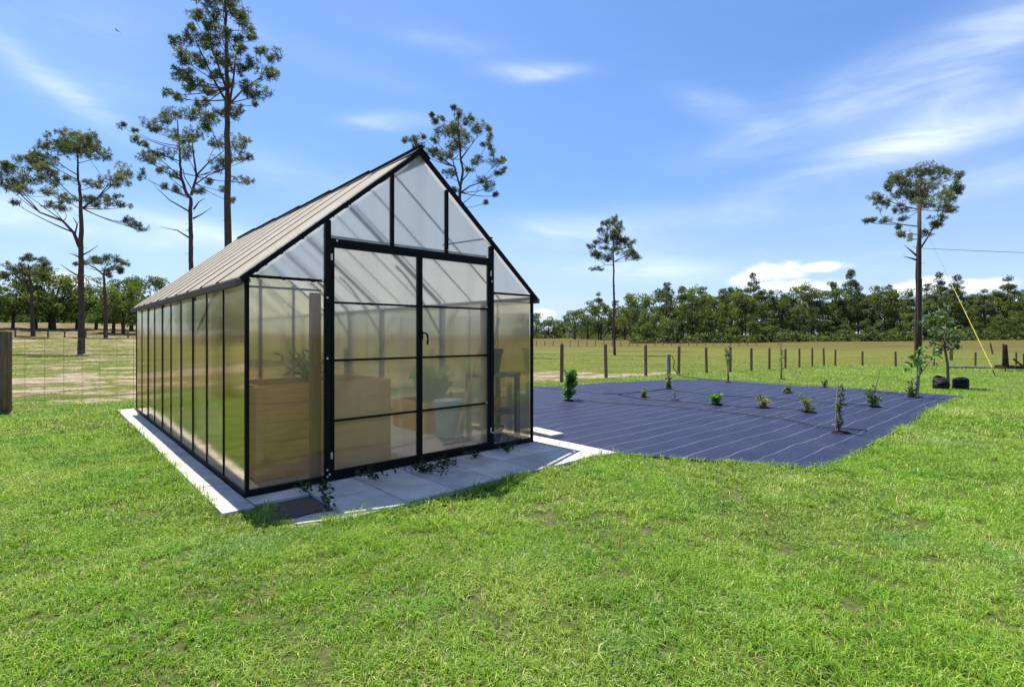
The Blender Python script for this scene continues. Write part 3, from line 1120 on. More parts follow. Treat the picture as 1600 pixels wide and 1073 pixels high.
def bez(a, b, c, n):
    t = np.linspace(0, 1, n)[:, None]
    return (1 - t) ** 2 * a + 2 * t * (1 - t) * b + t * t * c


def hero_pine(name, label, cat, base, zoom, trunk, r0, r1, pads, bare=(), seed=1, forks=(), group=None, tuft=.27, dens=1.0, tintbase=.42):
    """a tree whose trunk, limbs and foliage clumps are given as pixel positions of a zoomed view; it stands at a real distance"""
    rs = np.random.default_rng(seed)
    ox, oy, s = zoom
    D = base[1]
    loc = np.array(base)
    def w(p, dy=0.0):
        return at_depth(ox + p[0] * s, oy + p[1] * s, D + dy) - loc
    m_px = s * D / FPX                       # metres per zoom pixel
    T = [np.array([0, 0, -.25])] + [w(p) for p in trunk]
    root = thing(name, label, cat, tuple(loc), 0, group)
    mb = MB()
    zt = np.array([p[2] for p in T])
    Rr = np.interp(zt, [zt[0], zt[-1] * .6, zt[-1]], [r0, r0 * .55 + r1 * .45, r1])
    fine = []
    fr = []
    for i in range(len(T) - 1):
        for a in np.linspace(0, 1, 5)[:-1]:
            q = T[i] * (1 - a) + T[i + 1] * a
            fine.append(q + np.array([rs.normal() * .015, rs.normal() * .03, 0]))
            fr.append((Rr[i] * (1 - a) + Rr[i + 1] * a) * rs.uniform(.95, 1.05))
    fine.append(T[-1])
    fr.append(r1)
    fr[0] = r0 * 1.35
    mb.tube(fine, fr, 9)
    axes = [(np.array(fine), np.array(fr))]
    for fk, ra, rb in forks:
        pts = [w(p, (i / max(1, len(fk) - 1)) * rs.uniform(-.5, .5)) for i, p in enumerate(fk)]
        rad = list(np.linspace(ra, rb, len(pts)))
        mb.tube(pts, rad, 7)
        axes.append((np.array(pts), np.array(rad)))
    for bl in bare:
        pts = [w(p, i * rs.uniform(-.3, .3)) for i, p in enumerate(bl)]
        mb.tube(pts, list(np.linspace(.05 + .012 * len(pts), .012, len(pts))), 5)
    for k in range(14):                      # broken stubs on the bare part of the trunk
        z = rs.uniform(.35, .7) * zt[-1]
        i = int(np.argmin(abs(np.array(fine)[:, 2] - z)))
        a = rs.uniform(0, 6.28)
        L = rs.uniform(.2, .7)
        p = fine[i]
        mb.tube([p, p + np.array([math.cos(a) * L, math.sin(a) * L, L * rs.uniform(-.1, .4)])], [.022, .006], 4)
    C, S, TI = [], [], []
    xs = np.array([p[0] for p in pads], float)
    halfw = (xs.max() - xs.min()) / 2 * m_px
    grown = []
    for (cx, cy, rx, ry) in pads:
        grown.append((cx, cy, rx * .95, ry * .95))
        for k in range(2):
            a = rs.uniform(0, 6.28)
            u = rs.uniform(.45, .8)
            grown.append((cx + math.cos(a) * rx * .9, cy + math.sin(a) * ry, rx * u * .75, ry * u * .85))
    last = None
    for gi, (cx, cy, rx, ry) in enumerate(grown):
        dx = abs(w((cx, cy))[0] - np.interp(w((cx, cy))[2], zt, [p[0] for p in T]))
        depth = math.sqrt(max(.04, 1 - (dx / max(halfw, .5)) ** 2)) * halfw * .7
        dy = rs.uniform(-1, 1) * depth
        if gi % 3:
            dy = last[0] + rs.normal() * .35
        c = w((cx, cy), dy)
        RX, RY = rx * m_px, ry * m_px
        # the limb that carries it starts lower on the nearest axis
        best = None
        for pts, rad in axes:
            want = c[2] - (.45 * math.hypot(dx, dy) + .3)
            if len(pts) == len(fine):
                want = max(want, zt[-1] * .3)
            i = int(np.argmin(abs(pts[:, 2] - want) + .25 * abs(pts[:, 0] - c[0])))
            dd = np.linalg.norm(pts[i] - c)
            if best is None or dd < best[0]:
                best = (dd, pts[i], rad[i])
        _, p0, ra = best
        if gi % 3:
            p0, ra = last[1], .03
        else:
            last = (dy, c)
        mid = p0 * .45 + c * .55 + np.array([rs.normal() * .2, rs.normal() * .2, -.10 * np.linalg.norm(c - p0)])
        n = 7
        L = bez(p0, mid, c - np.array([0, 0, RY * .5]), n)
        rl = min(ra * .6, .018 + .010 * np.linalg.norm(c - p0))
        mb.tube(list(L), list(np.linspace(rl, .014, n)), 5, cap=False)
        area = RX * RY * math.pi
        nt = max(6, int(area * 27 * dens * (.27 / tuft) ** 2) + 5)
        q = rs.normal(size=(nt, 3)) * .70
        rad = np.linalg.norm(q, axis=1, keepdims=True)
        q = np.where(rad > 1.25, q / rad * 1.25, q)
        pts = c + q * np.array([RX, max(RX * .8, RY), RY])
        C.append(pts)
        S.append(rs.uniform(.75, 1.2, nt) * tuft)
        TI.append(np.clip(tintbase + rs.normal() * .12 + q[:, 2] * .22 + rs.normal(size=nt) * .12, 0, 1))  # clump tops paler, undersides darker: shading put into the needle tint
        for k in range(0, nt, 7):            # twigs
            j = rs.integers(n - 3, n)
            mb.tube([L[j], (L[j] + pts[k]) / 2 + np.array([0, 0, -.05]), pts[k]], [.016, .012, .007], 4, cap=False)
    mb.build('trunk', M_bark, root, smooth=True)
    C, S, TI = np.vstack(C), np.concatenate(S), np.concatenate(TI)
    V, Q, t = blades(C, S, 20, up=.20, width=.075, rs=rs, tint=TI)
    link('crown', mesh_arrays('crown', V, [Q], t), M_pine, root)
    return root


# ------------------------------------------------------------------ the six tall pines
def build_pines():
    z1 = (0, 180, 240 / 1073)
    hero_pine('pine_tree', 'broad flat-topped pine with reddish trunk standing alone near the wire mesh', 'pine tree', px2w(127, 552), z1,
              [(568, 1664), (566, 1250), (566, 980), (566, 760), (563, 560), (545, 420), (540, 250)], .27, .05,
              [(80, 430, 85, 60), (60, 490, 70, 35), (30, 360, 35, 25), (300, 290, 100, 50), (230, 340, 70, 45), (440, 180, 90, 60), (560, 170, 90, 60), (690, 270, 75, 45), (540, 240, 140, 50), (620, 190, 50, 40),
               (390, 540, 70, 25), (480, 590, 55, 22), (610, 600, 40, 25), (790, 450, 85, 42), (870, 390, 45, 50), (650, 480, 60, 25), (700, 610, 60, 35),
               (780, 580, 55, 28), (880, 635, 45, 14), (900, 745, 30, 28), (960, 780, 65, 20), (360, 630, 40, 18), (450, 660, 40, 18), (230, 440, 80, 35), (330, 470, 80, 22),
               (90, 605, 40, 10), (350, 370, 60, 45), (150, 520, 60, 20), (490, 440, 30, 15), (180, 300, 50, 25), (300, 210, 35, 20)],
              bare=[[(566, 980), (620, 955), (688, 908)], [(566, 1000), (520, 975), (480, 965)], [(560, 1130), (490, 1090), (420, 1040)]],
              forks=[([(555, 920), (515, 820), (440, 740), (280, 680), (150, 560)], .15, .04), ([(525, 830), (540, 760), (510, 715)], .07, .03), ([(575, 650), (690, 570), (760, 480)], .09, .03)], seed=3, dens=1.08)
    z3 = (180, 160, 270 / 1114)
    b = px2w(298, 551)
    hero_pine('pine_tree', 'forked pine with sparse open crown leaning beside the tallest pine', 'pine tree', b, z3,
              [(487, 1560), (488, 1050), (490, 900), (485, 750), (485, 620), (460, 585), (425, 480), (420, 380), (412, 280), (400, 110)], .26, .04,
              [(250, 130, 75, 38), (360, 75, 55, 40), (480, 70, 55, 38), (40, 150, 30, 14), (140, 250, 40, 20), (180, 345, 45, 24), (620, 130, 50, 38), (520, 200, 60, 42),
               (440, 240, 50, 25), (660, 250, 55, 35), (780, 270, 50, 55), (770, 360, 50, 28), (660, 390, 55, 38), (450, 310, 45, 35), (320, 330, 55, 28), (250, 375, 35, 16), (175, 470, 20, 24),
               (310, 430, 35, 16), (405, 560, 24, 24), (320, 540, 22, 12), (390, 470, 24, 18), (540, 570, 28, 18), (850, 240, 18, 16), (865, 350, 14, 18), (600, 500, 18, 18), (820, 500, 55, 22),
               (690, 560, 24, 14), (370, 210, 45, 26), (580, 90, 36, 24), (200, 270, 22, 12), (750, 630, 18, 16), (125, 180, 15, 8), (235, 170, 30, 16)],
              bare=[[(487, 710), (350, 630), (250, 535)], [(500, 750), (560, 720), (625, 675)], [(480, 875), (400, 825), (290, 803)], [(505, 690), (540, 640), (582, 618)]],
              forks=[([(490, 600), (525, 480), (505, 330), (495, 250)], .13, .035), ([(520, 475), (600, 390), (700, 315)], .08, .03), ([(520, 525), (600, 470), (710, 430)], .06, .025), ([(500, 570), (445, 480), (440, 430)], .05, .03)],
              seed=5, tintbase=.46, dens=1.1)
    z2 = (180, 0, 270 / 1207)
    b = px2w(357, 556)
    hero_pine('pine_tree', 'tallest pine with dark layered crown running out of the top of the picture', 'pine tree', b, z2,
              [(792, 2480), (790, 1700), (785, 1073), (783, 800), (778, 500), (775, 250), (770, 100), (765, -160)], .30, .05,
              [(620, -20, 90, 40), (660, 90, 60, 70), (840, 50, 90, 60), (560, 110, 45, 28), (540, 180, 28, 22), (580, 280, 75, 55), (440, 290, 38, 28), (460, 390, 45, 38), (740, 230, 50, 38), (920, 190, 40, 48),
               (950, 270, 38, 18), (840, 300, 60, 38), (660, 300, 50, 38), (560, 420, 60, 38), (430, 530, 32, 42), (500, 520, 38, 28), (600, 580, 75, 45), (700, 530, 40, 28), (860, 340, 40, 28), (1020, 360, 28, 18),
               (1110, 380, 45, 34), (1040, 520, 55, 38), (960, 440, 38, 36), (870, 490, 48, 28), (790, 420, 60, 28), (1010, 640, 85, 34), (900, 600, 28, 28), (520, 615, 38, 20), (370, 650, 32, 16), (460, 680, 38, 22),
               (610, 720, 58, 26), (680, 640, 34, 22), (740, 790, 38, 22), (850, 770, 46, 46), (720, 410, 48, 36), (630, 440, 40, 28), (800, 580, 28, 28), (980, 735, 14, 10), (1110, 500, 22, 22), (750, -70, 80, 60), (850, -60, 60, 40), (880, 140, 30, 26), (690, 190, 50, 30)],
              forks=[([(770, 700), (690, 560), (630, 430), (560, 280)], .09, .03), ([(775, 620), (710, 430), (660, 300)], .08, .03), ([(800, 720), (830, 520), (850, 330)], .09, .03), ([(795, 730), (900, 620), (1030, 530)], .07, .025)],
              seed=8, tintbase=.36, dens=1.2)
    z4 = (600, 150, 220 / 1311)
    b = px2w(718, 556)
    hero_pine('pine_tree', 'pine showing its rounded crown above the greenhouse ridge', 'pine tree', b, z4,
              [(703, 2380), (704, 1500), (705, 960), (712, 830), (735, 700), (715, 580), (700, 400), (690, 190)], .24, .04,
              [(560, 320, 65, 55), (470, 210, 36, 34), (540, 210, 18, 12), (690, 180, 36, 36), (655, 115, 16, 12), (770, 220, 48, 48), (880, 280, 75, 45), (760, 370, 58, 46), (640, 340, 58, 38), (480, 400, 28, 28), (230, 410, 38, 26), (300, 400, 28, 22),
               (360, 370, 24, 16), (330, 460, 55, 20), (520, 540, 65, 36), (640, 490, 75, 36), (730, 450, 55, 36), (960, 300, 28, 22), (990, 380, 28, 28), (950, 450, 38, 22), (1000, 520, 24, 36),
               (870, 600, 55, 36), (1030, 620, 65, 26), (1110, 690, 28, 16), (1065, 715, 28, 12), (890, 780, 48, 26), (990, 840, 48, 44), (620, 720, 58, 30), (590, 560, 48, 26), (660, 870, 24, 16),
               (800, 690, 36, 16), (270, 490, 28, 12), (680, 280, 48, 46), (450, 500, 36, 18), (1110, 590, 18, 10), (1040, 920, 14, 16), (945, 990, 8, 8), (440, 170, 12, 10)],
              forks=[([(705, 840), (655, 660), (640, 600), (690, 555)], .09, .03), ([(715, 590), (780, 500), (870, 380)], .07, .025), ([(715, 900), (800, 840), (920, 800), (1080, 690)], .08, .02), ([(720, 800), (800, 700), (870, 650)], .06, .02),
                     ([(690, 1040), (760, 980), (860, 900)], .05, .02)],
              seed=13, tintbase=.40, dens=1.05)
    z5 = (830, 320, 370 / 1600)
    hero_pine('pine_tree', 'slim straight pine standing alone in the pasture beyond the post fence', 'pine tree', px2w(961, 555), z5,
              [(563, 1015), (560, 850), (559, 600), (557, 400), (553, 230), (550, 95)], .17, .03,
              [(550, 110, 36, 24), (500, 130, 28, 18), (590, 160, 32, 32), (480, 180, 28, 18), (545, 190, 46, 36), (490, 230, 36, 26), (620, 230, 28, 18), (410, 280, 28, 12), (440, 260, 18, 12), (660, 255, 32, 18),
               (420, 320, 22, 16), (490, 345, 52, 22), (580, 250, 28, 18), (640, 330, 55, 16), (690, 360, 45, 12), (600, 280, 36, 18), (530, 300, 46, 18), (440, 435, 42, 10), (690, 320, 18, 12), (440, 345, 28, 16), (570, 200, 36, 26), (670, 290, 18, 26), (520, 370, 22, 8)],
              forks=[([(558, 385), (590, 365), (660, 340)], .05, .02), ([(556, 405), (500, 405), (440, 430)], .04, .015)], seed=17, tuft=.28, tintbase=.26, dens=1.3)
    z6 = (1180, 230, 420 / 1288)
    b = px2w(1432, 572)
    hero_pine('pine_tree', 'round-headed pine rising directly behind the utility pole', 'pine tree', b, z6,
              [(770, 1040), (774, 800), (778, 560), (785, 400), (782, 260), (800, 150)], .17, .04,
              [(815, 100, 40, 26), (770, 120, 32, 22), (700, 140, 42, 32), (890, 130, 36, 26), (960, 130, 28, 22), (830, 190, 55, 36), (760, 190, 55, 36), (720, 230, 46, 22), (640, 195, 14, 12), (575, 235, 28, 16), (610, 270, 28, 26),
               (670, 165, 32, 22), (940, 200, 32, 18), (900, 240, 46, 22), (840, 260, 65, 22), (970, 190, 22, 26), (630, 350, 22, 10), (540, 355, 22, 6), (700, 300, 32, 22), (870, 350, 36, 22), (935, 295, 36, 12), (900, 290, 28, 16),
               (855, 380, 18, 12), (705, 340, 22, 8), (690, 420, 12, 8), (710, 415, 12, 10), (825, 415, 18, 12), (560, 345, 12, 6), (780, 240, 36, 22), (690, 380, 12, 8)],
              bare=[[(775, 520), (740, 490), (715, 470)], [(775, 540), (740, 530), (708, 522)]],
              forks=[([(795, 480), (840, 410), (870, 350)], .07, .025), ([(780, 380), (700, 370), (620, 355)], .05, .02), ([(790, 300), (700, 280), (620, 250)], .05, .02)], seed=19, tuft=.22, tintbase=.42, dens=1.15)


build_pines()

# ------------------------------------------------------------------ woods and far trees
def oak_mesh(kind, rs):
    """one broadleaf or pine of the far woods, its foot at the origin: trunk builder and crown arrays"""
    mb = MB()
    if kind == 'oak':
        H, W = rs.uniform(10, 14), rs.uniform(3.6, 5.6)
        nl = 30
        mb.tube([(0, 0, -.4), (.1, 0, H * .2), (0, .1, H * .4), (.1, 0, H * .62)], [.40, .32, .26, .12], 8)
        cs = []
        for k in range(nl):
            a, zz = rs.uniform(0, 6.28), rs.uniform(.20, .93)
            rr = W * math.sqrt(max(0.05, 1 - ((zz - .5) / .50) ** 2)) * rs.uniform(.45, 1.0)
            c = np.array([math.cos(a) * rr, math.sin(a) * rr, zz * H])
            cs.append((c, rs.uniform(1.0, 1.9), rs.uniform(.7, 1.15)))
            if k % 2:
                p0 = np.array([0, 0, H * rs.uniform(.18, .5)])
                mb.tube(list(bez(p0, p0 * .4 + c * .6 - np.array([0, 0, .2]), c, 4)), [.14, .10, .07, .04], 5, cap=False)
        per, size, K = 62, .36, 3
    elif kind == 'pine':
        H = rs.uniform(12.5, 17.5)
        mb.tube([(0, 0, -.4), (.05, 0, H * .4), (0, .05, H * .97)], [.24, .18, .04], 7)
        cs = []
        for k in range(24):
            zz = rs.uniform(.48, .98)
            rr = (1.02 - zz) * 5.4 * rs.uniform(.35, 1.0) + .2
            a = rs.uniform(0, 6.28)
            c = np.array([math.cos(a) * rr, math.sin(a) * rr, zz * H])
            cs.append((c, rs.uniform(.7, 1.25), rs.uniform(.35, .7)))
            mb.tube([(0, 0, zz * H - .3 - rr * .15), tuple(c)], [.05, .02], 4, cap=False)
        per, size, K = 34, .42, 5
    else:                                    # bushy tree leafed to the ground
        H, W = rs.uniform(6.5, 8.5), rs.uniform(3.0, 4.0)
        mb.tube([(0, 0, -.4), (.1, 0, H * .4), (0, .1, H * .7)], [.2, .15, .06], 6)
        cs = []
        for k in range(24):
            a, zz = rs.uniform(0, 6.28), rs.uniform(.10, .92)
            rr = W * math.sqrt(max(0.05, 1 - (zz - .35) ** 2 / .42)) * rs.uniform(.3, .95)
            cs.append((np.array([math.cos(a) * rr, math.sin(a) * rr, zz * H]), rs.uniform(.9, 1.5), rs.uniform(.7, 1.1)))
        per, size, K = 56, .36, 3
    C, S, T = [], [], []
    for c, rx, rz in cs:
        q = rs.normal(size=(per, 3))
        q /= np.linalg.norm(q, axis=1, keepdims=True)
        q *= rs.uniform(.45, 1.0, (per, 1)) ** .6
        C.append(c + q * np.array([rx, rx, rz]))
        S.append(np.full(per, size) * rs.uniform(.7, 1.3, per))
        T.append(np.clip(.45 + rs.normal() * .16 + rs.normal(size=per) * .14, 0, 1))
    C, S, T = np.vstack(C), np.concatenate(S), np.concatenate(T)
    V, Q, t = blades(C, S, K, up=.1, width=.34 if kind != 'pine' else .16, rs=rs, tint=T)
    return mb, V, Q, t


def build_woods():
    rs = np.random.default_rng(23)
    protos = {}
    for kind, cnt, m in (('oak', 7, M_oak), ('pine', 5, M_pine), ('bushy', 5, M_oak)):
        protos[kind] = []
        for i in range(cnt):
            mb, V, Q, t = oak_mesh(kind, rs)
            tm = bpy.data.meshes.new('trunk')
            tm.from_pydata(mb.v, [], mb.f)
            tm.materials.append(M_bark2)
            cm = mesh_arrays('crown', V, [Q], t)
            cm.materials.append(M_oak2 if (kind == 'oak' and i % 3 == 1) else m)
            protos[kind].append((tm, cm))
    NAMES = {'oak': 'broadleaf_tree', 'pine': 'wood_pine', 'bushy': 'bushy_tree'}

    def plant(kind, i, x, y, s, label, cat, group):
        r = thing(NAMES[kind], label, cat, (x, y, float(terrain(x, y))), rs.uniform(0, 6.28), group)
        nar = .74 if (group == wood and kind == 'oak') else 1.0
        r.scale = (s * nar * rs.uniform(.9, 1.1), s * nar * rs.uniform(.9, 1.1), s * rs.uniform(.92, 1.08))
        tm, cm = protos[kind][i % len(protos[kind])]
        for nm, me in (('trunk', tm), ('crown', cm)):
            o = bpy.data.objects.new(nm, me)
            col.objects.link(o)
            o.parent = r
        return r

    wood = 'trees of the wood across the pasture'
    L = {'oak': ('rounded broadleaf tree in the wood along the far edge of the pasture', 'tree'),
         'pine': ('pine poking above the wood along the far edge of the pasture', 'pine tree'),
         'bushy': ('low bushy tree along the front of the far wood', 'tree')}
    # main wood: three ragged rows; (pixel column, distance)
    for px in np.arange(1010, 1700, 26):
        D = 128 + rs.uniform(-3, 3)
        plant('oak', rs.integers(0, 7), (px + rs.uniform(-9, 9) - 800) / FPX * D, D, rs.uniform(.60, 1.10), *L['oak'], wood)
    for px in np.arange(995, 1700, 19):
        D = 137 + rs.uniform(-3, 3)
        plant('oak', rs.integers(0, 7), (px + rs.uniform(-9, 9) - 800) / FPX * D, D, rs.uniform(.80, 1.22), *L['oak'], wood)
    for px in (1066, 1098, 1128, 1142, 1165, 1190, 1222, 1258, 1268, 1300, 1330, 1352, 1392, 1420, 1470, 1516, 1560, 1590, 1640, 1082, 1112, 1153, 1178, 1206, 1240, 1281, 1316, 1341, 1372, 1405, 1448, 1492, 1538, 1575, 1615):
        D = 132 + rs.uniform(-5, 6)
        plant('pine', rs.integers(0, 5), (px - 800) / FPX * D, D, rs.uniform(.70, 1.08), *L['pine'], wood)
    for px in np.arange(1000, 1690, 22):
        D = 122 + rs.uniform(-2, 3)
        plant('bushy', rs.integers(0, 5), (px + rs.uniform(-8, 8) - 800) / FPX * D, D, rs.uniform(.35, .9), *L['bushy'], wood)
    # single trees that show apart from the mass
    D = 126
    plant('pine', 1, (1041 - 800) / FPX * D, D, .98, 'conical pine standing clear above the low end of the wood', 'pine tree', None)
    # lower, more distant run of trees
    far = 'low trees at the distant end of the wood'
    for px in np.arange(826, 1010, 17):
        D = 168 + rs.uniform(-5, 6)
        plant('bushy', rs.integers(0, 5), (px + rs.uniform(-5, 5) - 800) / FPX * D, D, rs.uniform(.85, 1.1), 'low rounded tree on the brown rise beside the greenhouse edge', 'tree', far)
    for px in np.arange(900, 1030, 20):
        D = 150 + rs.uniform(-5, 6)
        plant('oak', rs.integers(0, 7), (px + rs.uniform(-5, 5) - 800) / FPX * D, D, rs.uniform(.62, .9), 'mid-sized tree where the wood begins to rise', 'tree', 'trees where the wood begins')
    for px in (935, 962, 985):
        D = 155
        plant('pine', rs.integers(0, 5), (px - 800) / FPX * D, D, rs.uniform(.75, .9), 'thin pine above the low start of the wood', 'pine tree', 'thin pines at the start of the wood')
    # oaks on the rise at the other side, trunks showing
    grp = 'broad trees on the rise beyond the mesh fence'
    for px, py, s in ((84, 515, 1.05), (78, 514, .95), (20, 513, .85), (-14, 514, .95), (56, 513, .9), (120, 514, .95), (150, 514, 1.0), (177, 520, 1.05), (193, 521, 1.0), (205, 516, 1.0), (232, 517, 1.0)):
        x, y, z = px2w(px, py)
        y = min(y, 150)
        x = (px - 800) / FPX * y
        plant('oak', rs.integers(0, 7), x, y, s * y / 128 * rs.uniform(1.0, 1.32), 'spreading broadleaf tree with bare lower trunk on the rise beyond the mesh fence', 'tree', grp)
    for px in np.arange(-40, 260, 10):
        D = 146 + rs.uniform(-5, 5)
        plant('bushy', rs.integers(0, 5), (px - 800) / FPX * D, D, rs.uniform(.75, 1.15), 'dark low tree behind the broad trees beyond the mesh fence', 'tree', 'low trees behind the broad trees')
    # the row goes on round beside the greenhouse, where its ribbed wall mirrors it
    for a in np.arange(-100, -51, 3.1):
        D = rs.uniform(78, 90)
        plant('bushy', rs.integers(0, 5), math.sin(R(a)) * D, math.cos(R(a)) * D, rs.uniform(.8, 1.15), 'dark low tree in front of the broad trees facing the ribbed long wall', 'tree', 'low trees facing the long wall')
    for a in np.arange(-112, -50, 2.3):
        D = rs.uniform(88, 125)
        a = R(a)
        plant('oak', rs.integers(0, 7), math.sin(a) * D, math.cos(a) * D, rs.uniform(.95, 1.3), 'broad tree of the distant row facing the ribbed long wall', 'tree', 'broad trees facing the long wall')
    # two nearer slim pines among the oaks
    z7 = (0, 380, 220 / 1311)
    hero_pine('pine_tree', 'slender flat-headed pine in front of the broad trees, nearest the thick fence post', 'pine tree', px2w(52, 525), z7,
              [(308, 860), (300, 650), (290, 430), (275, 300), (265, 200)], .30, .08,
              [(90, 220, 55, 30), (60, 300, 30, 20), (170, 220, 40, 30), (230, 130, 40, 25), (300, 140, 50, 20), (370, 160, 40, 20), (430, 210, 40, 35), (300, 220, 60, 25), (190, 280, 50, 25), (290, 280, 60, 22), (360, 260, 30, 18),
               (390, 310, 20, 10), (230, 350, 22, 12), (400, 200, 30, 20)], forks=[([(290, 420), (200, 340), (130, 290), (60, 290)], .16, .06)], seed=31, tuft=.42, dens=.75, tintbase=.35)
    hero_pine('pine_tree', 'slender wide-headed pine in front of the broad trees, nearest the greenhouse', 'pine tree', px2w(165, 527.5), z7,
              [(983, 880), (985, 650), (975, 450), (965, 300), (980, 220)], .30, .08,
              [(850, 160, 60, 28), (930, 140, 50, 25), (1010, 140, 50, 25), (1090, 140, 36, 20), (1170, 185, 36, 14), (1110, 230, 36, 20), (1040, 240, 50, 16), (980, 180, 60, 20), (800, 170, 25, 20), (1120, 265, 20, 10), (720, 190, 20, 12), (1000, 300, 40, 18)],
              forks=[([(970, 300), (900, 240), (830, 200)], .14, .06), ([(975, 260), (1050, 220), (1110, 170)], .12, .05)], seed=37, tuft=.42, dens=.75, tintbase=.32)
    # tangled growth along the foot of the wood
    N = 5200
    px = rs.uniform(985, 1700, N)
    D = rs.uniform(117, 126, N)
    x = (px - 800) / FPX * D
    px2 = rs.uniform(820, 1010, 700)
    D2 = rs.uniform(160, 170, 700)
    px3 = rs.uniform(-60, 270, 2600)
    D3 = rs.uniform(138, 152, 2600)
    x = np.concatenate([x, (px2 - 800) / FPX * D2, (px3 - 800) / FPX * D3])
    D = np.concatenate([D, D2, D3])
    z = terrain(x, D) + rs.uniform(0, 1, len(x)) ** 1.6 * (1.0 + 1.6 * vnoise(x / 4, D / 4, 91))
    V, Q, t = blades(np.column_stack([x, D, z]), np.full(len(x), .60), 5, up=.2, width=.30, rs=rs, tint=np.clip(.4 + rs.normal(size=len(x)) * .2, 0, 1))
    o = link('undergrowth', mesh_arrays('undergrowth', V, [Q], t), M_oak)
    o['kind'] = 'stuff'
    tag(o, 'tangled dark undergrowth along the foot of the far wood', 'undergrowth')


build_woods()

# ------------------------------------------------------------------ fences
def post_mesh(b, x, y, z0, z1, r, sides=9):
    b.tube([(x, y, z0), (x, y, (z0 + z1) / 2), (x, y, z1 - .02), (x, y, z1)], [r * 1.03, r, r * .97, r * .86], sides)


def build_fences():
    f = thing('post_fence', 'round post and wire fence running along the back of the weed mat', 'fence', (FENCE[0][0], FENCE[0][1], float(terrain(*FENCE[0]))))
    o0 = np.array(f.location)
    tops = []
    d = (np.array(FENCE[3]) - np.array(FENCE[0])) / 3
    pts = [tuple(np.array(FENCE[0]) - d * k) for k in (4, 3, 2, 1)] + FENCE
    for i, (x, y) in enumerate(pts):
        z = float(terrain(x, y))
        h = 1.22 + rng.uniform(-.04, .04)
        b = MB()
        post_mesh(b, 0, 0, -.3, h, .060 + rng.uniform(0, .008))
        p = b.build('post', M_post, f, smooth=False)
        p.location = Vector((x, y, z)) - f.location
        p.rotation_euler = (rng.normal() * .012, rng.normal() * .012, rng.uniform(0, 6))
        tops.append(np.array([x, y, z]) - o0)
    for hgt in (.18, .42, .68, .94, 1.16):
        MB().tube([t + np.array([0, -.055, hgt]) for t in tops], .0035, 4).build('wire', M_wire, f)
    # second run, heading off from the corner
    x0 = FENCE[-1]
    pp = [px2w(p, b) for p, b in ((1347.5, 572), (1399.5, 573), (1459, 571.5), (1524, 572))]
    p2 = [(x0[0] + .3, x0[1] + .1)] + [(p[0], p[1]) for p in pp]
    ex = np.array(p2[-1]) - np.array(p2[-2])
    p2 += [tuple(np.array(p2[-1]) + ex * k) for k in (1, 2)]
    f2 = thing('post_fence', 'sparser post and wire fence passing behind the utility pole', 'fence', (p2[1][0], p2[1][1], float(terrain(*p2[1]))))
    tops = []
    for i, (x, y) in enumerate(p2):
        z = float(terrain(x, y))
        if i:
            b = MB()
            post_mesh(b, 0, 0, -.3, 1.15, .075)
            p = b.build('post', M_post, f2)
            p.location = Vector((x, y, z)) - f2.location
            p.rotation_euler = (rng.normal() * .012, rng.normal() * .012, rng.uniform(0, 6))
        tops.append(np.array([x, y, z]) - np.array(f2.location))
    for hgt in (.30, .62, .92, 1.1):
        MB().tube([t + np.array([0, -.08, hgt]) for t in tops], .005, 4).build('wire', M_wire, f2)
    # thick gate post and welded mesh beside it
    z = float(terrain(*LP))
    f3 = thing('mesh_fence', 'thick weathered timber post with welded wire mesh strung from it', 'fence', (LP[0] - .02, LP[1], z), THETA)
    b = MB()
    b.tube([(0, 0, -.3), (0, 0, .6), (.005, 0, 1.2), (.01, 0, 1.60), (.01, 0, 1.635)], [.115, .112, .110, .108, .097], 14)
    b.build('post', M_post, f3, smooth=True)
    L = 5.4
    b = MB()
    dz = lambda s: float(terrain(LP[0] + CT * s, LP[1] + ST * s)) - z
    for hgt in (.06, .20, .36, .54, .74, .96, 1.2, 1.47):
        b.tube([(s, 0, hgt + dz(s) * .7) for s in np.linspace(.12, L, 12)], .0042 if hgt < 1.4 else .005, 4)
    for s in np.arange(.30, L, .30):
        b.tube([(s, 0, .06 + dz(s) * .7), (s, 0, 1.47 + dz(s) * .7)], .003, 4)
    b.build('wire_mesh', M_wire, f3)
    b = MB()
    post_mesh(b, L, 0, -.3, 1.5, .07)
    b.build('post', M_post, f3)
    # small fence across the far field
    def tiny(name, label, pxs, py0, py1, h, r):
        fx = None
        tops = []
        for i, p in enumerate(pxs):
            py = py0 + (py1 - py0) * i / (len(pxs) - 1)
            x, y, z = px2w(p, py)
            if fx is None:
                fx = thing(name, label, 'fence', (x, y, z))
            b = MB()
            post_mesh(b, 0, 0, -.2, h, r, 6)
            po = b.build('post', M_post, fx)
            po.location = Vector((x, y, z)) - fx.location
            tops.append(np.array([x, y, z]) - np.array(fx.location))
        for hh in (.5, .95):
            MB().tube([t + np.array([0, 0, h * hh]) for t in tops], .007, 4).build('wire', M_wire, fx)
    tiny('field_fence', 'low distant fence of thin posts on the brown rise', np.arange(838, 1185, 13.2), 540.5, 540.0, 1.05, .07)
    tiny('field_fence', 'distant fence of a few posts below the broad trees', [-20, 24, 75, 101, 134, 166, 200, 232], 526.5, 528.5, 1.1, .10)


build_fences()

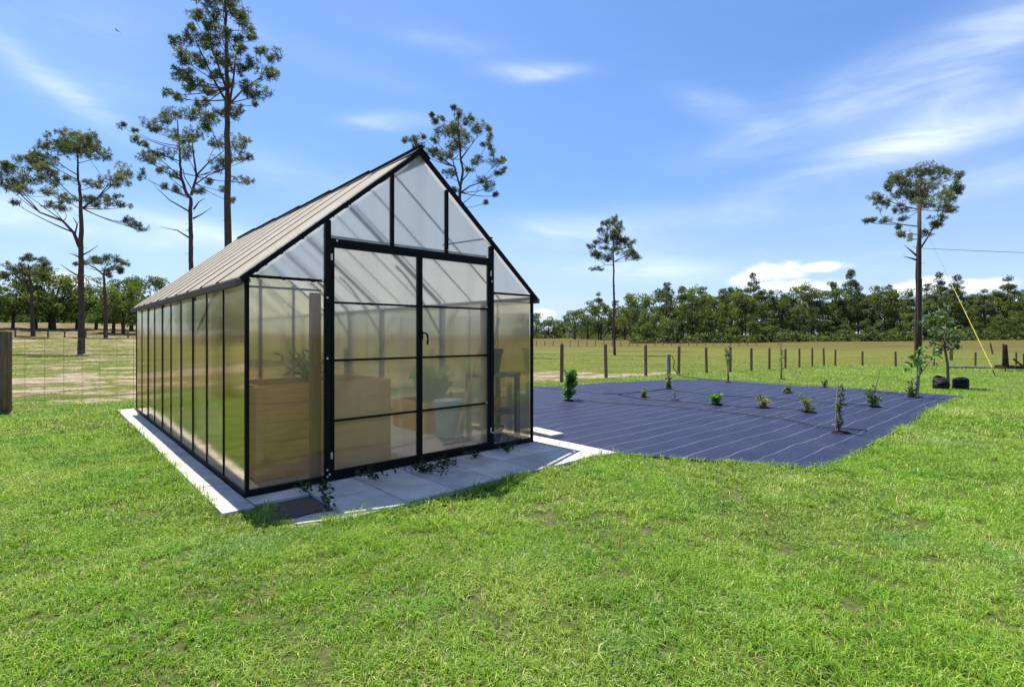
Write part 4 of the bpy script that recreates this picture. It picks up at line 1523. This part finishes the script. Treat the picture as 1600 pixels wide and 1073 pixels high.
# ------------------------------------------------------------------ utility pole, transformer, guy wire, power line
def build_pole():
    x, y, z = px2w(1436.5, 580)
    s = FPX / y                              # px per metre at that distance
    top = EYE + (HOR - 318) / s - z
    p = thing('utility_pole', 'tall brown timber utility pole standing on the lawn behind the mat', 'utility pole', (x, y, z))
    MB().tube([(0, 0, -.4), (.0, 0, top * .3), (0, 0, top * .7), (0, 0, top)], [.125, .118, .108, .098], 12).build('pole', M_pole, p, smooth=True)
    zt = EYE + (HOR - 370) / s - z
    xt = -(1436.5 - 1421) / s
    b = MB()
    b.tube([(xt, 0, zt - .27), (xt, 0, zt - .25), (xt, 0, zt + .22), (xt, 0, zt + .27)], [.14, .165, .165, .13], 16)
    tr = b.build('transformer', M_grey, p, smooth=False)
    MB().tube([(xt, 0, zt + .27), (xt, 0, zt + .33), (xt, 0, zt + .34), (xt, 0, zt + .40), (xt, 0, zt + .41), (xt, 0, zt + .47)], [.03, .03, .05, .03, .045, .02], 10).build('bushing', M_grey, tr)
    b = MB()
    for q in (-.15, .15):
        b.box((xt + .13, -.03, zt + q - .03), (-.09, .03, zt + q + .03))
    b.build('bracket', M_grey, p)
    MB().tube([(.115, -.06, .1), (.112, -.06, top * .55)], .018, 6).build('conduit', M_grey, p)
    # guy wire down to the lawn
    ax, ay, az = px2w(1556, 588)
    g = thing('guy_wire', 'thin steel guy wire with bright yellow guard anchored in the lawn', 'guy wire', (ax, ay, az))
    a = Vector((0, 0, .05))
    zt2 = EYE + (HOR - 345) / s
    e = Vector((x + .1 - ax, y - ay, zt2 - az))
    f = lambda t: a + (e - a) * t
    MB().tube([f(0), f(1)], .006, 5).build('wire', M_wire, g)
    MB().tube([f(.03), f(.30), f(.56)], [.021, .019, .015], 8).build('guard', M_yellow, g)
    MB().tube([Vector((0, 0, -.1)), a + (e - a) * .04], .028, 6).build('anchor_rod', M_rust, g)
    # service line
    zl = EYE + (HOR - 388) / s
    pts = []
    for t in np.linspace(0, 1, 24):
        pts.append((x + .12 + 40 * t, y + 2 * t, zl - 1.1 * t * (1 - t) * 4 * .35 + 0.0 * t))
    o = MB().tube([Vector(q) - Vector(pts[0]) for q in pts], .013, 5).build('power_line', M_hose)
    o.location = pts[0]
    tag(o, 'thin dark power line strung away from the utility pole', 'power line')


build_pole()

# ------------------------------------------------------------------ young plants on the mat
def sapling(name, label, cat, base, h, spread, stems, leaf, nleaf, m, seed, lo=.15, tall=None, group=None, pot=True, leafw=.26, soil=True):
    rs = np.random.default_rng(seed)
    root = thing(name, label, cat, tuple(base), 0, group)
    mb = MB()
    C, S, T = [], [], []
    for k in range(stems):
        hh = h * (1 if k == 0 else rs.uniform(.5, .95))
        a = rs.uniform(0, 6.28)
        sp = spread * (rs.uniform(.3, 1) if stems > 1 else rs.uniform(0, .3))
        tip = np.array([math.cos(a) * sp, math.sin(a) * sp, hh])
        mid = np.array([tip[0] * .25, tip[1] * .25, hh * .55])
        L = bez(np.array([rs.normal() * .015, rs.normal() * .015, 0]), mid, tip, 8)
        mb.tube(list(L), list(np.linspace(.010 + .006 * h, .004, 8)), 5)
        n = nleaf // stems
        tt = rs.uniform(lo, 1.0, n)
        pts = np.column_stack([np.interp(tt, np.linspace(0, 1, 8), L[:, i]) for i in range(3)])
        tw = rs.normal(size=(n, 3)) * spread * np.array([.22, .22, .10])
        C.append(pts + tw)
        S.append(rs.uniform(.7, 1.2, n) * leaf)
        T.append(np.clip(.45 + rs.normal(size=n) * .22, 0, 1))
        for q in range(0, n, 4):
            mb.tube([pts[q], pts[q] + tw[q]], [.004, .0025], 3, cap=False)
    mb.build('stem', M_stem, root)
    C, S, T = np.vstack(C), np.concatenate(S), np.concatenate(T)
    C[:, 2] = np.maximum(C[:, 2], .03)
    V, Q, t = blades(C, S, 3, up=.35, width=leafw, rs=rs, tint=T)
    V[:, 2] = np.maximum(V[:, 2], .004)
    link('leaves', mesh_arrays('leaves', V, [Q], t), m, root)
    if soil:
        b = MB()
        n = 12
        r = .14
        ring = [(math.cos(i / n * 6.283) * r * rs.uniform(.7, 1.3) + .03, math.sin(i / n * 6.283) * r * rs.uniform(.7, 1.2)) for i in range(n)]
        b.v = [(x, y, -.012) for x, y in ring] + [(x * .7, y * .7, .016) for x, y in ring] + [(0, 0, .022)]
        for i in range(n):
            j = (i + 1) % n
            b.f += [(i, j, j + n, i + n), (i + n, j + n, 2 * n)]
        b.build('planting_hole', M_soil, root)
    return root


def hgt(base, py_top):
    return EYE + (HOR - py_top) / FPX * base[1] - base[2]


def build_plants():
    S = [  # px, py, top, half width px, stems, leaf m, leaves, material, lo, label
        (888, 627, 580, 15, 4, .13, 150, M_leaf, .08, 'leafy bright green bush closest to the greenhouse', 'bush'),
        (1006, 622, 611, 5, 3, .08, 26, M_gold, .1, 'tiny yellowish seedling midway along the mat hose', 'seedling'),
        (1044, 609, 586, 4, 3, .09, 60, M_dull, .05, 'narrow plant climbing at the foot of the short faucet post', 'plant'),
        (1054, 627, 608, 3, 1, .05, 12, M_dull, .3, 'thin bare twig planted just past the faucet post', 'seedling'),
        (1118, 633, 615, 9, 9, .10, 70, M_leaf, .15, 'compact fan-shaped bright green seedling', 'seedling'),
        (1191, 638, 616, 13, 5, .085, 42, M_gold, .2, 'open twiggy shrub with yellow-green leaves mid mat', 'shrub'),
        (1138, 598, 539, 8, 2, .09, 34, M_dull, .45, 'tall thin sapling with leaves on its upper half by a fence post', 'sapling'),
        (1221, 593, 512, 7, 2, .10, 20, M_dull, .30, 'tallest whip-like sapling at the back edge of the mat', 'sapling'),
        (1230, 615, 604, 4, 5, .09, 40, M_dull, .05, 'small dark grassy seedling below the whip-like sapling', 'seedling'),
        (1260, 645, 616, 13, 4, .09, 34, M_gold, .25, 'sprawling shrub with orange tinged leaves and one low side branch', 'shrub'),
        (1310, 677, 598, 8, 2, .075, 52, M_dull, .05, 'tall twiggy staked plant nearest the front of the mat', 'sapling'),
        (1366, 637, 606, 9, 5, .085, 80, M_dull, .15, 'dense dark bush with one long bare leader on the mat', 'bush'),
        (1424, 621, 594, 9, 4, .10, 46, M_dull, .05, 'grey-green shrub crowding the foot of the pale staked tree', 'shrub'),
        (1287, 606, 596, 6, 2, .09, 22, M_dull, .4, 'faint seedling at the back edge of the mat', 'seedling'),
    ]
    for i, (px, py, top, hw, st, lf, nl, m, lo, lab, cat) in enumerate(S):
        b = on_mat(px, py)
        r = sapling('young_plant', lab, cat, b, hgt(b, top), hw / FPX * b[1], st, lf, nl, m, 100 + i, lo)
        if px == 1366:
            h2 = hgt(b, 577)
            MB().tube([(0, 0, .3), (.05, 0, h2 * .6), (.12, 0, h2)], [.012, .009, .003], 5).build('leader', M_stem, r)
        if px == 1310:
            h2 = hgt(b, 597)
            MB().tube([(-.04, .0, 0), (-.03, 0, h2 * .6), (.0, 0, h2)], [.014, .012, .008], 5).build('stake', M_pale_post, r)
    # pale stemmed staked tree
    b = on_mat(1434, 622)
    r = sapling('young_tree', 'pale-stemmed young tree with one bent side branch of broad leaves', 'young tree', b, hgt(b, 545), .25, 1, .20, 10, M_leaf, 140, .6)
    s = FPX / b[1]
    side = [(0, 0, .5), (.25, -.05, .9), (.42, -.05, 1.12)]
    MB().tube(side, [.022, .016, .01], 6).build('branch', M_stem, r)
    MB().tube([(0, 0, 0), (.06, 0, 1.0), (.16, 0, hgt(b, 545))], [.026, .018, .008], 7).build('trunk', M_pale_post, r)
    rs = np.random.default_rng(5)
    C = np.vstack([np.array([.40, -.05, 1.15]) + rs.normal(size=(16, 3)) * np.array([.14, .12, .14]), np.array([-.18, 0, .78]) + rs.normal(size=(8, 3)) * .09])
    V, Q, t = blades(C, np.full(len(C), .12), 3, up=-.1, width=.28, rs=rs, tint=rs.uniform(.2, .8, len(C)))
    link('leaves', mesh_arrays('leaves', V, [Q], t), M_leaf, r)
    # bigger young tree between the bags
    b = on_mat(1482, 606)
    H = hgt(b, 482)
    r = thing('young_tree', 'bushy-headed young tree growing between the two black grow bags', 'young tree', tuple(b))
    mb = MB()
    mb.tube([(0, 0, -.1), (-.03, 0, H * .3), (-.12, 0, H * .5), (-.10, 0, H * .8)], [.045, .04, .035, .015], 8)
    C, Sz, T = [], [], []
    rs = np.random.default_rng(9)
    sc_ = b[1] / FPX
    for px, py, rx, ry in ((1475, 492, 14, 12), (1466, 505, 14, 12), (1488, 508, 14, 12), (1460, 520, 12, 9), (1478, 522, 16, 10), (1494, 526, 9, 8), (1470, 540, 12, 8), (1455, 532, 6, 8), (1486, 540, 8, 7), (1462, 550, 6, 6)):
        c = np.array([(px - 1482) * sc_, rs.uniform(-.35, .35), hgt(b, py)])
        n = int(10 + rx * ry * .16)
        C.append(c + rs.normal(size=(n, 3)) * np.array([rx, rx, ry]) * sc_ * .46)
        Sz.append(rs.uniform(.7, 1.2, n) * .14)
        T.append(np.clip(.45 + rs.normal(size=n) * .22, 0, 1))
        mb.tube([(-.11, 0, H * rs.uniform(.45, .6)), tuple(c)], [.02, .006], 5, cap=False)
    mb.build('trunk', M_stem, r, smooth=True)
    V, Q, t = blades(np.vstack(C), np.concatenate(Sz), 3, up=-.05, width=.28, rs=rs, tint=np.concatenate(T))
    link('crown', mesh_arrays('crown', V, [Q], t), M_dull, r)
    for px, lab in ((1470, 'squat black grow bag against the young tree trunk'), (1501, 'squat black grow bag at the outer corner of the mat')):
        b = on_mat(px, 608)
        sc2 = b[1] / FPX
        R0, hh = 10.2 * sc2, 13.5 * sc2
        g = thing('grow_bag', lab, 'grow bag', tuple(b))
        mb = MB()
        prof = [(.0, R0 * .95), (.02, R0 * 1.0), (hh * .25, R0 * 1.02), (hh * .34, R0 * .985), (hh * .5, R0 * 1.03), (hh * .62, R0 * .99), (hh * .8, R0 * 1.03), (hh * .93, R0 * 1.0), (hh, R0 * .98), (hh * .99, R0 * .90), (hh * .84, R0 * .88)]
        mb.tube([(rng.normal() * .004, rng.normal() * .004, z) for z, _ in prof], [r_ for _, r_ in prof], 20)
        mb.build('bag', M_bag, g, smooth=True)
        MB().tube([(0, 0, hh * .845), (0, 0, hh * .87), (0, 0, hh * .90)], [R0 * .87, R0 * .8, R0 * .2], 16).build('soil', M_soil, g)
    # short faucet post with a hose
    b = on_mat(1044, 589)
    sc2 = b[1] / FPX
    H = hgt(b, 553)
    r = thing('faucet_post', 'short pale timber post carrying a water faucet at the mat edge', 'faucet post', tuple(b))
    MB().box((-.055, -.055, -.1), (.055, .055, H)).build('post', M_pale_post, r, bevel=.008)
    f = MB()
    f.tube([(.06, -.065, .1), (.06, -.065, H - .10), (.08, -.065, H - .06), (.14, -.065, H - .08), (.15, -.065, H - .14)], .013, 8)
    f.box((.035, -.075, H - .06), (.085, -.055, H - .03))
    f.build('faucet', M_rust, r)


build_plants()


def build_hoses():
    def hose(pts, label, r=.0085, zoff=.030, close=None):
        W = []
        for px, py in pts:
            x, y, z = px2w(px, py)
            W.append(np.array([x, y, z + zoff]))
        fine = []
        for a, c in zip(W[:-1], W[1:]):
            n = max(2, int(np.linalg.norm(c - a) / .25))
            for t in np.linspace(0, 1, n, endpoint=False):
                p = a * (1 - t) + c * t
                p[2] = float(terrain(p[0], p[1])) + zoff + .002
                fine.append(p + np.array([rng.normal() * .012, rng.normal() * .012, 0]))
        fine.append(W[-1])
        o0 = Vector(fine[0])
        o = MB().tube([Vector(p) - o0 for p in fine], r, 6).build('irrigation_hose', M_hose, None, smooth=True)
        o.location = o0
        tag(o, label, 'hose')
    q = lambda L, ox=820, oy=480, s=.25: [(ox + a * s, oy + b * s) for a, b in L]
    hose(q([(50, 503), (250, 525), (450, 546), (600, 548), (740, 535), (885, 517)]), 'thin black hose from the greenhouse side to the faucet post')
    hose(q([(320, 585), (500, 602), (850, 624), (1050, 640), (1300, 668), (1600, 706), (1820, 752), (2140, 782)]), 'longest black hose crossing the mat past the tall staked plant')
    hose(q([(580, 552), (750, 582), (950, 594), (1150, 612), (1340, 626), (1600, 642), (1760, 655)]), 'black hose linking the tiny seedling and twiggy shrubs')
    hose(q([(930, 530), (1200, 556), (1440, 570), (1620, 580), (1920, 606), (2160, 622)]), 'black hose running from the thin twig towards the dense bush')
    hose(q([(1040, 450), (1300, 462), (1500, 474), (1700, 486), (2000, 505), (2400, 560)]), 'black hose along the back edge of the mat')
    # loop of garden hose hanging from the faucet
    b = on_mat(1044, 589)
    H = hgt(b, 553)
    e = on_mat(1068, 590)
    pts = [b + np.array([.15, -.07, H - .15]), b + np.array([.22, -.07, H - .25]), b * .7 + e * .3 + np.array([0, -.05, H * .42]), b * .35 + e * .65 + np.array([0, 0, H * .10]), e + np.array([0, 0, .02]), on_mat(1095, 593) + np.array([0, 0, .01])]
    o = MB().tube([Vector(p - pts[0]) for p in pts], .016, 6).build('garden_hose', M_hose, None, smooth=True)
    o.location = pts[0]
    tag(o, 'dark garden hose drooping from the faucet post to the mat', 'hose')


build_hoses()

# ------------------------------------------------------------------ weeds growing through the paving
def build_weeds():
    W = [(660, 738, .34, 70, 'largest dark weed sprawling from under the double doors'), (583, 748, .16, 36, 'small round weed in front of the near door leaf'),
         (700, 727, .24, 40, 'creeping weed at the foot of the door meeting stiles'), (790, 704, .26, 46, 'straggling weed below the narrow end panel'),
         (745, 716, .22, 26, 'thin trailing weed beneath the far door leaf'), (503, 771, .14, 26, 'weed at the corner of the missing paver'),
         (478, 768, .12, 16, 'sprig growing beside the short corner slab'), (514, 793, .10, 16, 'sprig on the slab edge over the dark underlay'), (803, 692, .12, 14, 'upright sprig against the narrow end panel')]
    for i, (px, py, r, n, lab) in enumerate(W):
        rs = np.random.default_rng(200 + i)
        dx, dz = (px - 800) / FPX, (HOR - py) / FPX
        t = -EYE / dz
        b = (dx * t, t, 0.0)
        root = thing('weed', lab, 'weed', b)
        mb = MB()
        C = []
        for k in range(max(4, n // 6)):
            a = rs.uniform(0, 6.28)
            L = r * rs.uniform(.4, 1.2)
            e = np.array([math.cos(a) * L, math.sin(a) * L, rs.uniform(.01, .08)])
            if rs.random() < .3:
                e = np.array([e[0] * .4, e[1] * .4, rs.uniform(.05, .13)])
            P = bez(np.zeros(3), e * .5 + np.array([0, 0, .05]), e, 6)
            mb.tube(list(P), .0035, 4)
            for q in range(6):
                C.append(P[rs.integers(1, 6)] + rs.normal(size=3) * .012)
        mb.build('stem', M_weed_stem, root)
        C = np.array(C)
        C[:, 2] = np.maximum(C[:, 2], .012)
        V, Q, tt = blades(C, rs.uniform(.035, .07, len(C)), 2, up=.3, width=.22, rs=rs, tint=np.clip(.4 + rs.normal(size=len(C)) * .25, 0, 1))
        V[:, 2] = np.maximum(V[:, 2], .004)
        link('leaves', mesh_arrays('leaves', V, [Q], tt), M_weed, root)


M_weed_stem = simple('weed_stem', (0.04, 0.045, 0.02), (0.08, 0.08, 0.035), 9, .8, .1)
build_weeds()

# ------------------------------------------------------------------ inside the greenhouse
def build_interior():
    def planter(X, Y, w, d, h, label, seed, green=True, m=None):
        p = thing('raised_planter', label, 'planter', at_gh(X, Y, .013), THETA)
        nb = 5
        b = MB()
        for i in range(nb):
            z0, z1 = h * i / nb + .003, h * (i + 1) / nb - .003
            b.box((.02, 0.02, z0), (w - .02, .045, z1)).box((.02, d - .045, z0), (w - .02, d - .02, z1))
            b.box((0.02, .046, z0), (.045, d - .046, z1)).box((w - .045, .046, z0), (w - .02, d - .046, z1))
        b.build('boards', M_timber, p)
        for x in (-.005, w - .085):
            for y in (0, d - .09):
                MB().box((x, y, -.01), (x + .09, y + .09, h * (.985))).build('corner_post', M_timber, p, bevel=.004)
        MB().box((.05, .05, h * .5), (w - .05, d - .05, h - .08)).build('soil', M_soil, p)
        return p
    planter(.20, .38, 1.50, 1.0, .97, 'tall cedar board raised planter behind the near door leaf', 1)
    planter(2.88, 1.5, .74, 1.0, .45, 'low cedar planter holding the bright green plant deeper inside', 2)
    sapling('tall_seedlings', 'wispy grassy stems growing out of the tall cedar planter', 'plant', np.array(at_gh(.95, .9, .90)), .42, .45, 14, .13, 70, M_dull, 301, .3, soil=False, leafw=.08)
    sapling('leafy_plant', 'bright green bushy plant seen through the far door leaf', 'plant', np.array(at_gh(3.25, 1.95, .38)), .62, .34, 11, .15, 300, M_bright, 302, .1, soil=False)
    b = thing('storage_tub', 'pale blue tub on the greenhouse floor behind the far door leaf', 'tub', at_gh(2.98, .98, .013), THETA)
    MB().tube([(0, 0, 0), (0, 0, .02), (0, 0, .50), (0, 0, .54), (0, 0, .545), (0, 0, .46)], [.17, .19, .23, .245, .235, .2], 20).build('body', M_blue, b, smooth=True)
    # potting table
    t = thing('potting_table', 'dark two-tier potting table behind the narrow end panel', 'table', at_gh(3.02, .15, .013), THETA)
    MB().box((0, 0, .90), (.62, .52, .95)).build('table_top', M_table, t, bevel=.004)
    MB().box((.03, .03, .38), (.59, .49, .42)).build('shelf', M_table, t, bevel=.004)
    for x in (.01, .55):
        for y in (.01, .45):
            MB().box((x, y, 0), (x + .06, y + .06, .899)).build('leg', M_table, t)
    for X, Y, z, r, h, m, lab in ((3.30, .42, .964, .17, .34, M_bag, 'large dark pot standing on the potting table top'), (3.34, .40, .434, .10, .17, M_terra, 'terracotta pot on the lower shelf of the potting table'), (3.30, .40, .013, .17, .20, M_bag, 'dark tray-like pot on the floor under the potting table')):
        p = thing('plant_pot', lab, 'pot', at_gh(X, Y, z), THETA)
        MB().tube([(0, 0, 0), (0, 0, .01), (0, 0, h * .8), (0, 0, h * .82), (0, 0, h), (0, 0, h - .005), (0, 0, h * .8)], [r * .72, r * .74, r * .95, r * 1.06, r * 1.06, r * .96, r * .9], 18).build('pot', m, p, smooth=False)
        MB().tube([(0, 0, h * .8), (0, 0, h * .84)], [r * .9, r * .5], 14).build('soil', M_soil, p)
    o = MB().tube([(0, 0, 0), (.10, -.02, .50)], .022, 8).build('wooden_stick', M_pale_post)
    o.location = at_gh(3.33, .42, 1.24)
    o.rotation_euler = (0, 0, THETA)
    tag(o, 'pale wooden stick poking up from the large dark pot', 'stick')
    t = thing('garden_rake', 'long-handled rake leaning inside beside the far door post', 'rake', at_gh(2.66, .40, .02), THETA)
    MB().tube([(0, 0, .05), (.34, -.12, 1.35)], .016, 8).build('handle', M_timber, t)
    b = MB()
    b.bar((-.18, 0, .05), (.18, 0, .05), .025, .02)
    for k in range(9):
        x = -.17 + k * .0425
        b.tube([(x, 0, .04), (x, -.04, 0.0)], .005, 4)
    b.build('head', M_rust, t)


build_interior()

# ------------------------------------------------------------------ equipment at the field edge
def build_equipment():
    b = px2w(1567, 580)
    s = b[1] / FPX
    t = thing('farm_trailer', 'dark rusty flat farm trailer with upright headboard at the field edge', 'trailer', tuple(b))
    Z = lambda py: (580 - py) * s
    X = lambda px: (px - 1567) * s
    L = X(1640)
    MB().box((X(1575), -.5, Z(575)), (L, .9, Z(571))).build('deck', M_rust, t, bevel=.01)
    h = MB()
    w0, w1 = X(1566), X(1575)
    for y in (-.06, .06):
        h.v += [(w0, y, Z(573)), (w1 + .02, y, Z(573)), (X(1572.5), y, Z(538.5)), (X(1569), y, Z(538.5))]
    h.f = [(0, 1, 2, 3), (7, 6, 5, 4), (0, 4, 5, 1), (1, 5, 6, 2), (2, 6, 7, 3), (3, 7, 4, 0)]
    h.build('headboard', M_rust, t)
    MB().bar((X(1564.5), -.1, Z(572)), (X(1565.5), -.1, Z(537)), .06, .06).build('mast', M_rust, t)
    MB().bar((X(1573), -.4, Z(560)), (X(1588), -.4, Z(571)), .06, .08).build('brace', M_rust, t)
    for px in (1590, 1612):
        MB().bar((X(px), -.4, Z(571)), (X(px), -.4, Z(552)), .07, .07).build('stake', M_rust, t)
    MB().tube([(X(1566), -.2, Z(572)), (X(1566), -.2, Z(580))], .035, 6).build('jack_leg', M_rust, t)
    for px in (1608, 1622):
        w = MB().tube([(X(px), -.62, Z(576)), (X(px), -.60, Z(576)), (X(px), -.44, Z(576)), (X(px), -.42, Z(576))], [.20, .24, .24, .20], 18).build('tyre', M_rubber, t)
        MB().tube([(X(px), -.63, Z(576)), (X(px), -.60, Z(576))], .11, 12).build('rim', M_rust, w)
    MB().tube([(L * .62, -.3, Z(571)), (L * .66, -.3, Z(565)), (L * .75, -.3, Z(564))], .07, 7).build('hitch', M_rust, t)
    # long pale beam lying on the grass
    a, c = np.array(px2w(1478, 575.5)), np.array(px2w(1640, 577.5))
    o0 = Vector(a) + Vector((0, 0, .09))
    o = MB().bar((0, 0, 0), Vector(c) + Vector((0, 0, .09)) - o0, .22, .14).build('timber_beam', M_pale_post)
    o.location = o0
    tag(o, 'long pale timber beam lying on the grass under the trailer', 'beam')
    # lone posts in the pasture behind
    for px, pb, pt, r, tilt, lab in ((1486, 563, 545, .16, 0.0, 'short thick post standing in the pasture behind the young tree'), (1551, 553, 535, .10, -.22, 'leaning post in the pasture behind the guy wire')):
        x, y, z = px2w(px, pb)
        H = (pb - pt) / FPX * y
        o = MB().tube([(0, 0, -.3), (0, 0, H * .5), (0, 0, H)], [r, r * .95, r * .85], 9).build('pasture_post', M_post)
        o.location = (x, y, z)
        o.rotation_euler = (0, tilt, 0)
        tag(o, lab, 'post')
    # bird
    p = at_depth(183, 48, 45)
    bd = thing('bird', 'small dark bird gliding high beside the tallest pine', 'bird', tuple(p), 0)
    m = MB()
    m.tube([(-.16, .0, .02), (-.08, 0, .02), (0, 0, 0), (.10, 0, -.03), (.16, 0, -.05), (.27, 0, -.10)], [.012, .035, .045, .035, .02, .012], 8)
    for sgn in (-1, 1):
        n0 = len(m.v)
        P = [(-.05, .03 * sgn, .02), (.07, .03 * sgn, -.02), (.05, .26 * sgn, .03), (.12, .52 * sgn, .0), (.02, .30 * sgn, .05)]
        m.v += P + [(x, y, z + .008) for x, y, z in P]
        m.f += [tuple(n0 + i for i in (0, 1, 2, 3, 4)), tuple(n0 + 5 + i for i in (4, 3, 2, 1, 0))]
        m.f += [(n0 + i, n0 + (i + 1) % 5, n0 + 5 + (i + 1) % 5, n0 + 5 + i) for i in range(5)]
    m.build('body', M_feather, bd)
    bd.rotation_euler = (0, R(10), R(5))


build_equipment()

# ------------------------------------------------------------------ grass
def build_grass():
    rs = np.random.default_rng(71)
    HALF = 1.06                               # tan of the half width covered, a little more than the lens sees
    segs = [  # d0, d1, tufts per m2, blades per tuft, width, height
        (1.7, 4.2, 1250, 11, .0050, .072), (4.2, 7.5, 760, 10, .0066, .076), (7.5, 12.5, 330, 8, .0105, .085), (12.5, 20, 140, 7, .017, .09), (20, 34, 46, 6, .030, .10), (34, 62, 11.0, 6, .055, .12)]
    VV, QQ, TT, TI, DR = [], [], [], [], []
    base = 0
    for d0, d1, dens, K, w, h in segs:
        area = HALF * (d1 * d1 - d0 * d0)
        n = int(area * dens)
        y = np.sqrt(rs.uniform(d0 * d0, d1 * d1, n))
        x = rs.uniform(-HALF, HALF, n) * y
        # clumping
        cl = fbm(x / .22, y / .22, 14, 3) if d1 < 8 else fbm(x / .7, y / .7, 15, 3)
        s, past, tan, bare = masks(x, y)
        keep = rs.uniform(0, 1, n) < np.clip(.42 + 1.9 * (cl - .33), .14, 1)
        keep &= ~(rs.uniform(0, 1, n) < bare * .22)
        X, Y = w2loc(x, y)
        inside = (X > -.27) & (X < GW + .33) & (Y > -.02) & (Y < GL + .31)
        patio = (X > .42) & (X < GW + .335) & (Y > -1.15 - .05 * vnoise(x * 4, y * 4, 3)) & (Y <= 0)
        strip = (X > -.28 + .06 * (vnoise(x * 3, y * 3, 4) - .5)) & (X < .5) & (Y > -.33) & (Y < 7.8)
        hole = (X > .04 + .1 * vnoise(x * 5, y * 5, 7)) & (X < .62) & (Y > -1.10 + .12 * vnoise(x * 5, y * 5, 6)) & (Y < 0)
        keep &= ~(inside | patio | strip | hole)
        keep &= ~in_mat(x, y)
        snd = s + (fbm(x / 1.1, y / .9, 33, 4) - .5) * 1.5
        keep &= ~((snd > .50) & (s > .06) & (rs.uniform(0, 1, n) < .93))
        keep &= rs.uniform(0, 1, n) < 1 - .35 * past
        x, y, X, Y, cl, past, tan, s = (a[keep] for a in (x, y, X, Y, cl, past, tan, s))
        n = len(x)
        z = terrain(x, y)
        # taller fringe where the mower cannot reach
        edge = np.exp(-((np.clip(-X - .28, 0, 9)) / .16) ** 2) * (X < -.2) * (Y > -.5) * (Y < 7.9)
        edge = np.maximum(edge, np.exp(-((np.clip(-1.15 - Y, 0, 9)) / .16) ** 2) * (X > .3) * (X < 4.2) * (Y < -1.0))
        edge = np.maximum(edge, np.exp(-((X + .05) ** 2 + (Y + .55) ** 2) / .09))
        nb, fb = mat_bounds(X)
        edge = np.maximum(edge, np.exp(-(np.clip(nb - Y, 0, 9) / .22) ** 2) * (X > 4) * (X < 16) * (Y < nb) * .9)
        patch = fbm(x / 2.2, y / 2.2, 44, 3)
        hh = h * (.45 + 1.0 * patch) * (.75 + .5 * cl) * (1 + .9 * edge * rs.uniform(.3, 1.3, n)) * (1 - .35 * past)
        tall = rs.uniform(0, 1, n) < .015
        hh = np.where(tall, hh * 1.7, hh)
        t0 = np.clip(.20 + .55 * (fbm(x / .5, y / .5, 45, 3)) + .25 * (patch - .5) + rs.normal(size=n) * .12 - .12 * edge, 0, 1)
        dry = np.clip(past * (.05 + .75 * sstep(.35, .7, fbm(x / 5, y / 2.0, 48, 3))) + tan * .5, 0, 1)
        # blades
        a = rs.uniform(0, 2 * np.pi, (n, K))
        lean = rs.uniform(.25, 1.30, (n, K))
        H = hh[:, None] * rs.uniform(.55, 1.15, (n, K))
        W = w * rs.uniform(.7, 1.25, (n, K))
        ox = x[:, None] + np.cos(a) * rs.uniform(0, .022, (n, K)) + rs.normal(size=(n, K)) * .012 * (w / .005)
        oy = y[:, None] + np.sin(a) * rs.uniform(0, .022, (n, K)) + rs.normal(size=(n, K)) * .012 * (w / .005)
        oz = z[:, None] - .008
        hx, hy = np.cos(a), np.sin(a)
        tw = a + np.pi / 2 + rs.normal(size=(n, K)) * .5
        px_, py_ = np.cos(tw) * W / 2, np.sin(tw) * W / 2
        l1 = H * lean * .28
        l2 = H * lean * 1.0
        z1 = H * (.62 - .08 * lean)
        z2 = H * (1.0 - .50 * lean)
        far = d0 >= 12
        ti = np.clip(t0[:, None] + rs.normal(size=(n, K)) * .13, 0, 1)
        ti = np.where(rs.uniform(0, 1, (n, K)) < .09, rs.uniform(.85, 1.0, (n, K)), ti)
        if far:
            V = np.stack([np.stack([ox - px_, oy - py_, oz + 0 * ox], -1), np.stack([ox + px_, oy + py_, oz + 0 * ox], -1), np.stack([ox + hx * l2, oy + hy * l2, oz + z2], -1)], 2).reshape(-1, 3)
            m = n * K
            i = np.arange(m) * 3 + base
            TT.append(np.column_stack([i, i + 1, i + 2]))
            k = 3
        else:
            V = np.stack([np.stack([ox - px_, oy - py_, oz + 0 * ox], -1), np.stack([ox + px_, oy + py_, oz + 0 * ox], -1),
                          np.stack([ox + hx * l1 + px_ * .8, oy + hy * l1 + py_ * .8, oz + z1], -1), np.stack([ox + hx * l1 - px_ * .8, oy + hy * l1 - py_ * .8, oz + z1], -1),
                          np.stack([ox + hx * l2, oy + hy * l2, oz + z2], -1)], 2).reshape(-1, 3)
            m = n * K
            i = np.arange(m) * 5 + base
            QQ.append(np.column_stack([i, i + 1, i + 2, i + 3]))
            TT.append(np.column_stack([i + 3, i + 2, i + 4]))
            k = 5
        VV.append(V)
        TI.append(np.repeat(ti.ravel(), k))
        DR.append(np.repeat(np.repeat(dry, K), k))
        base += len(V)
    V = np.vstack(VV)
    me = mesh_arrays('grass', V, [np.vstack(QQ), np.vstack(TT)], np.concatenate(TI))
    at = me.attributes.new('dry', 'FLOAT', 'POINT')
    at.data.foreach_set('value', np.concatenate(DR).astype(np.float32))
    o = link('grass', me, M_grass)
    o['kind'] = 'stuff'
    tag(o, 'bright green mown lawn grass with taller tufts along the paving', 'grass')
    print('grass verts', len(V))


build_grass()
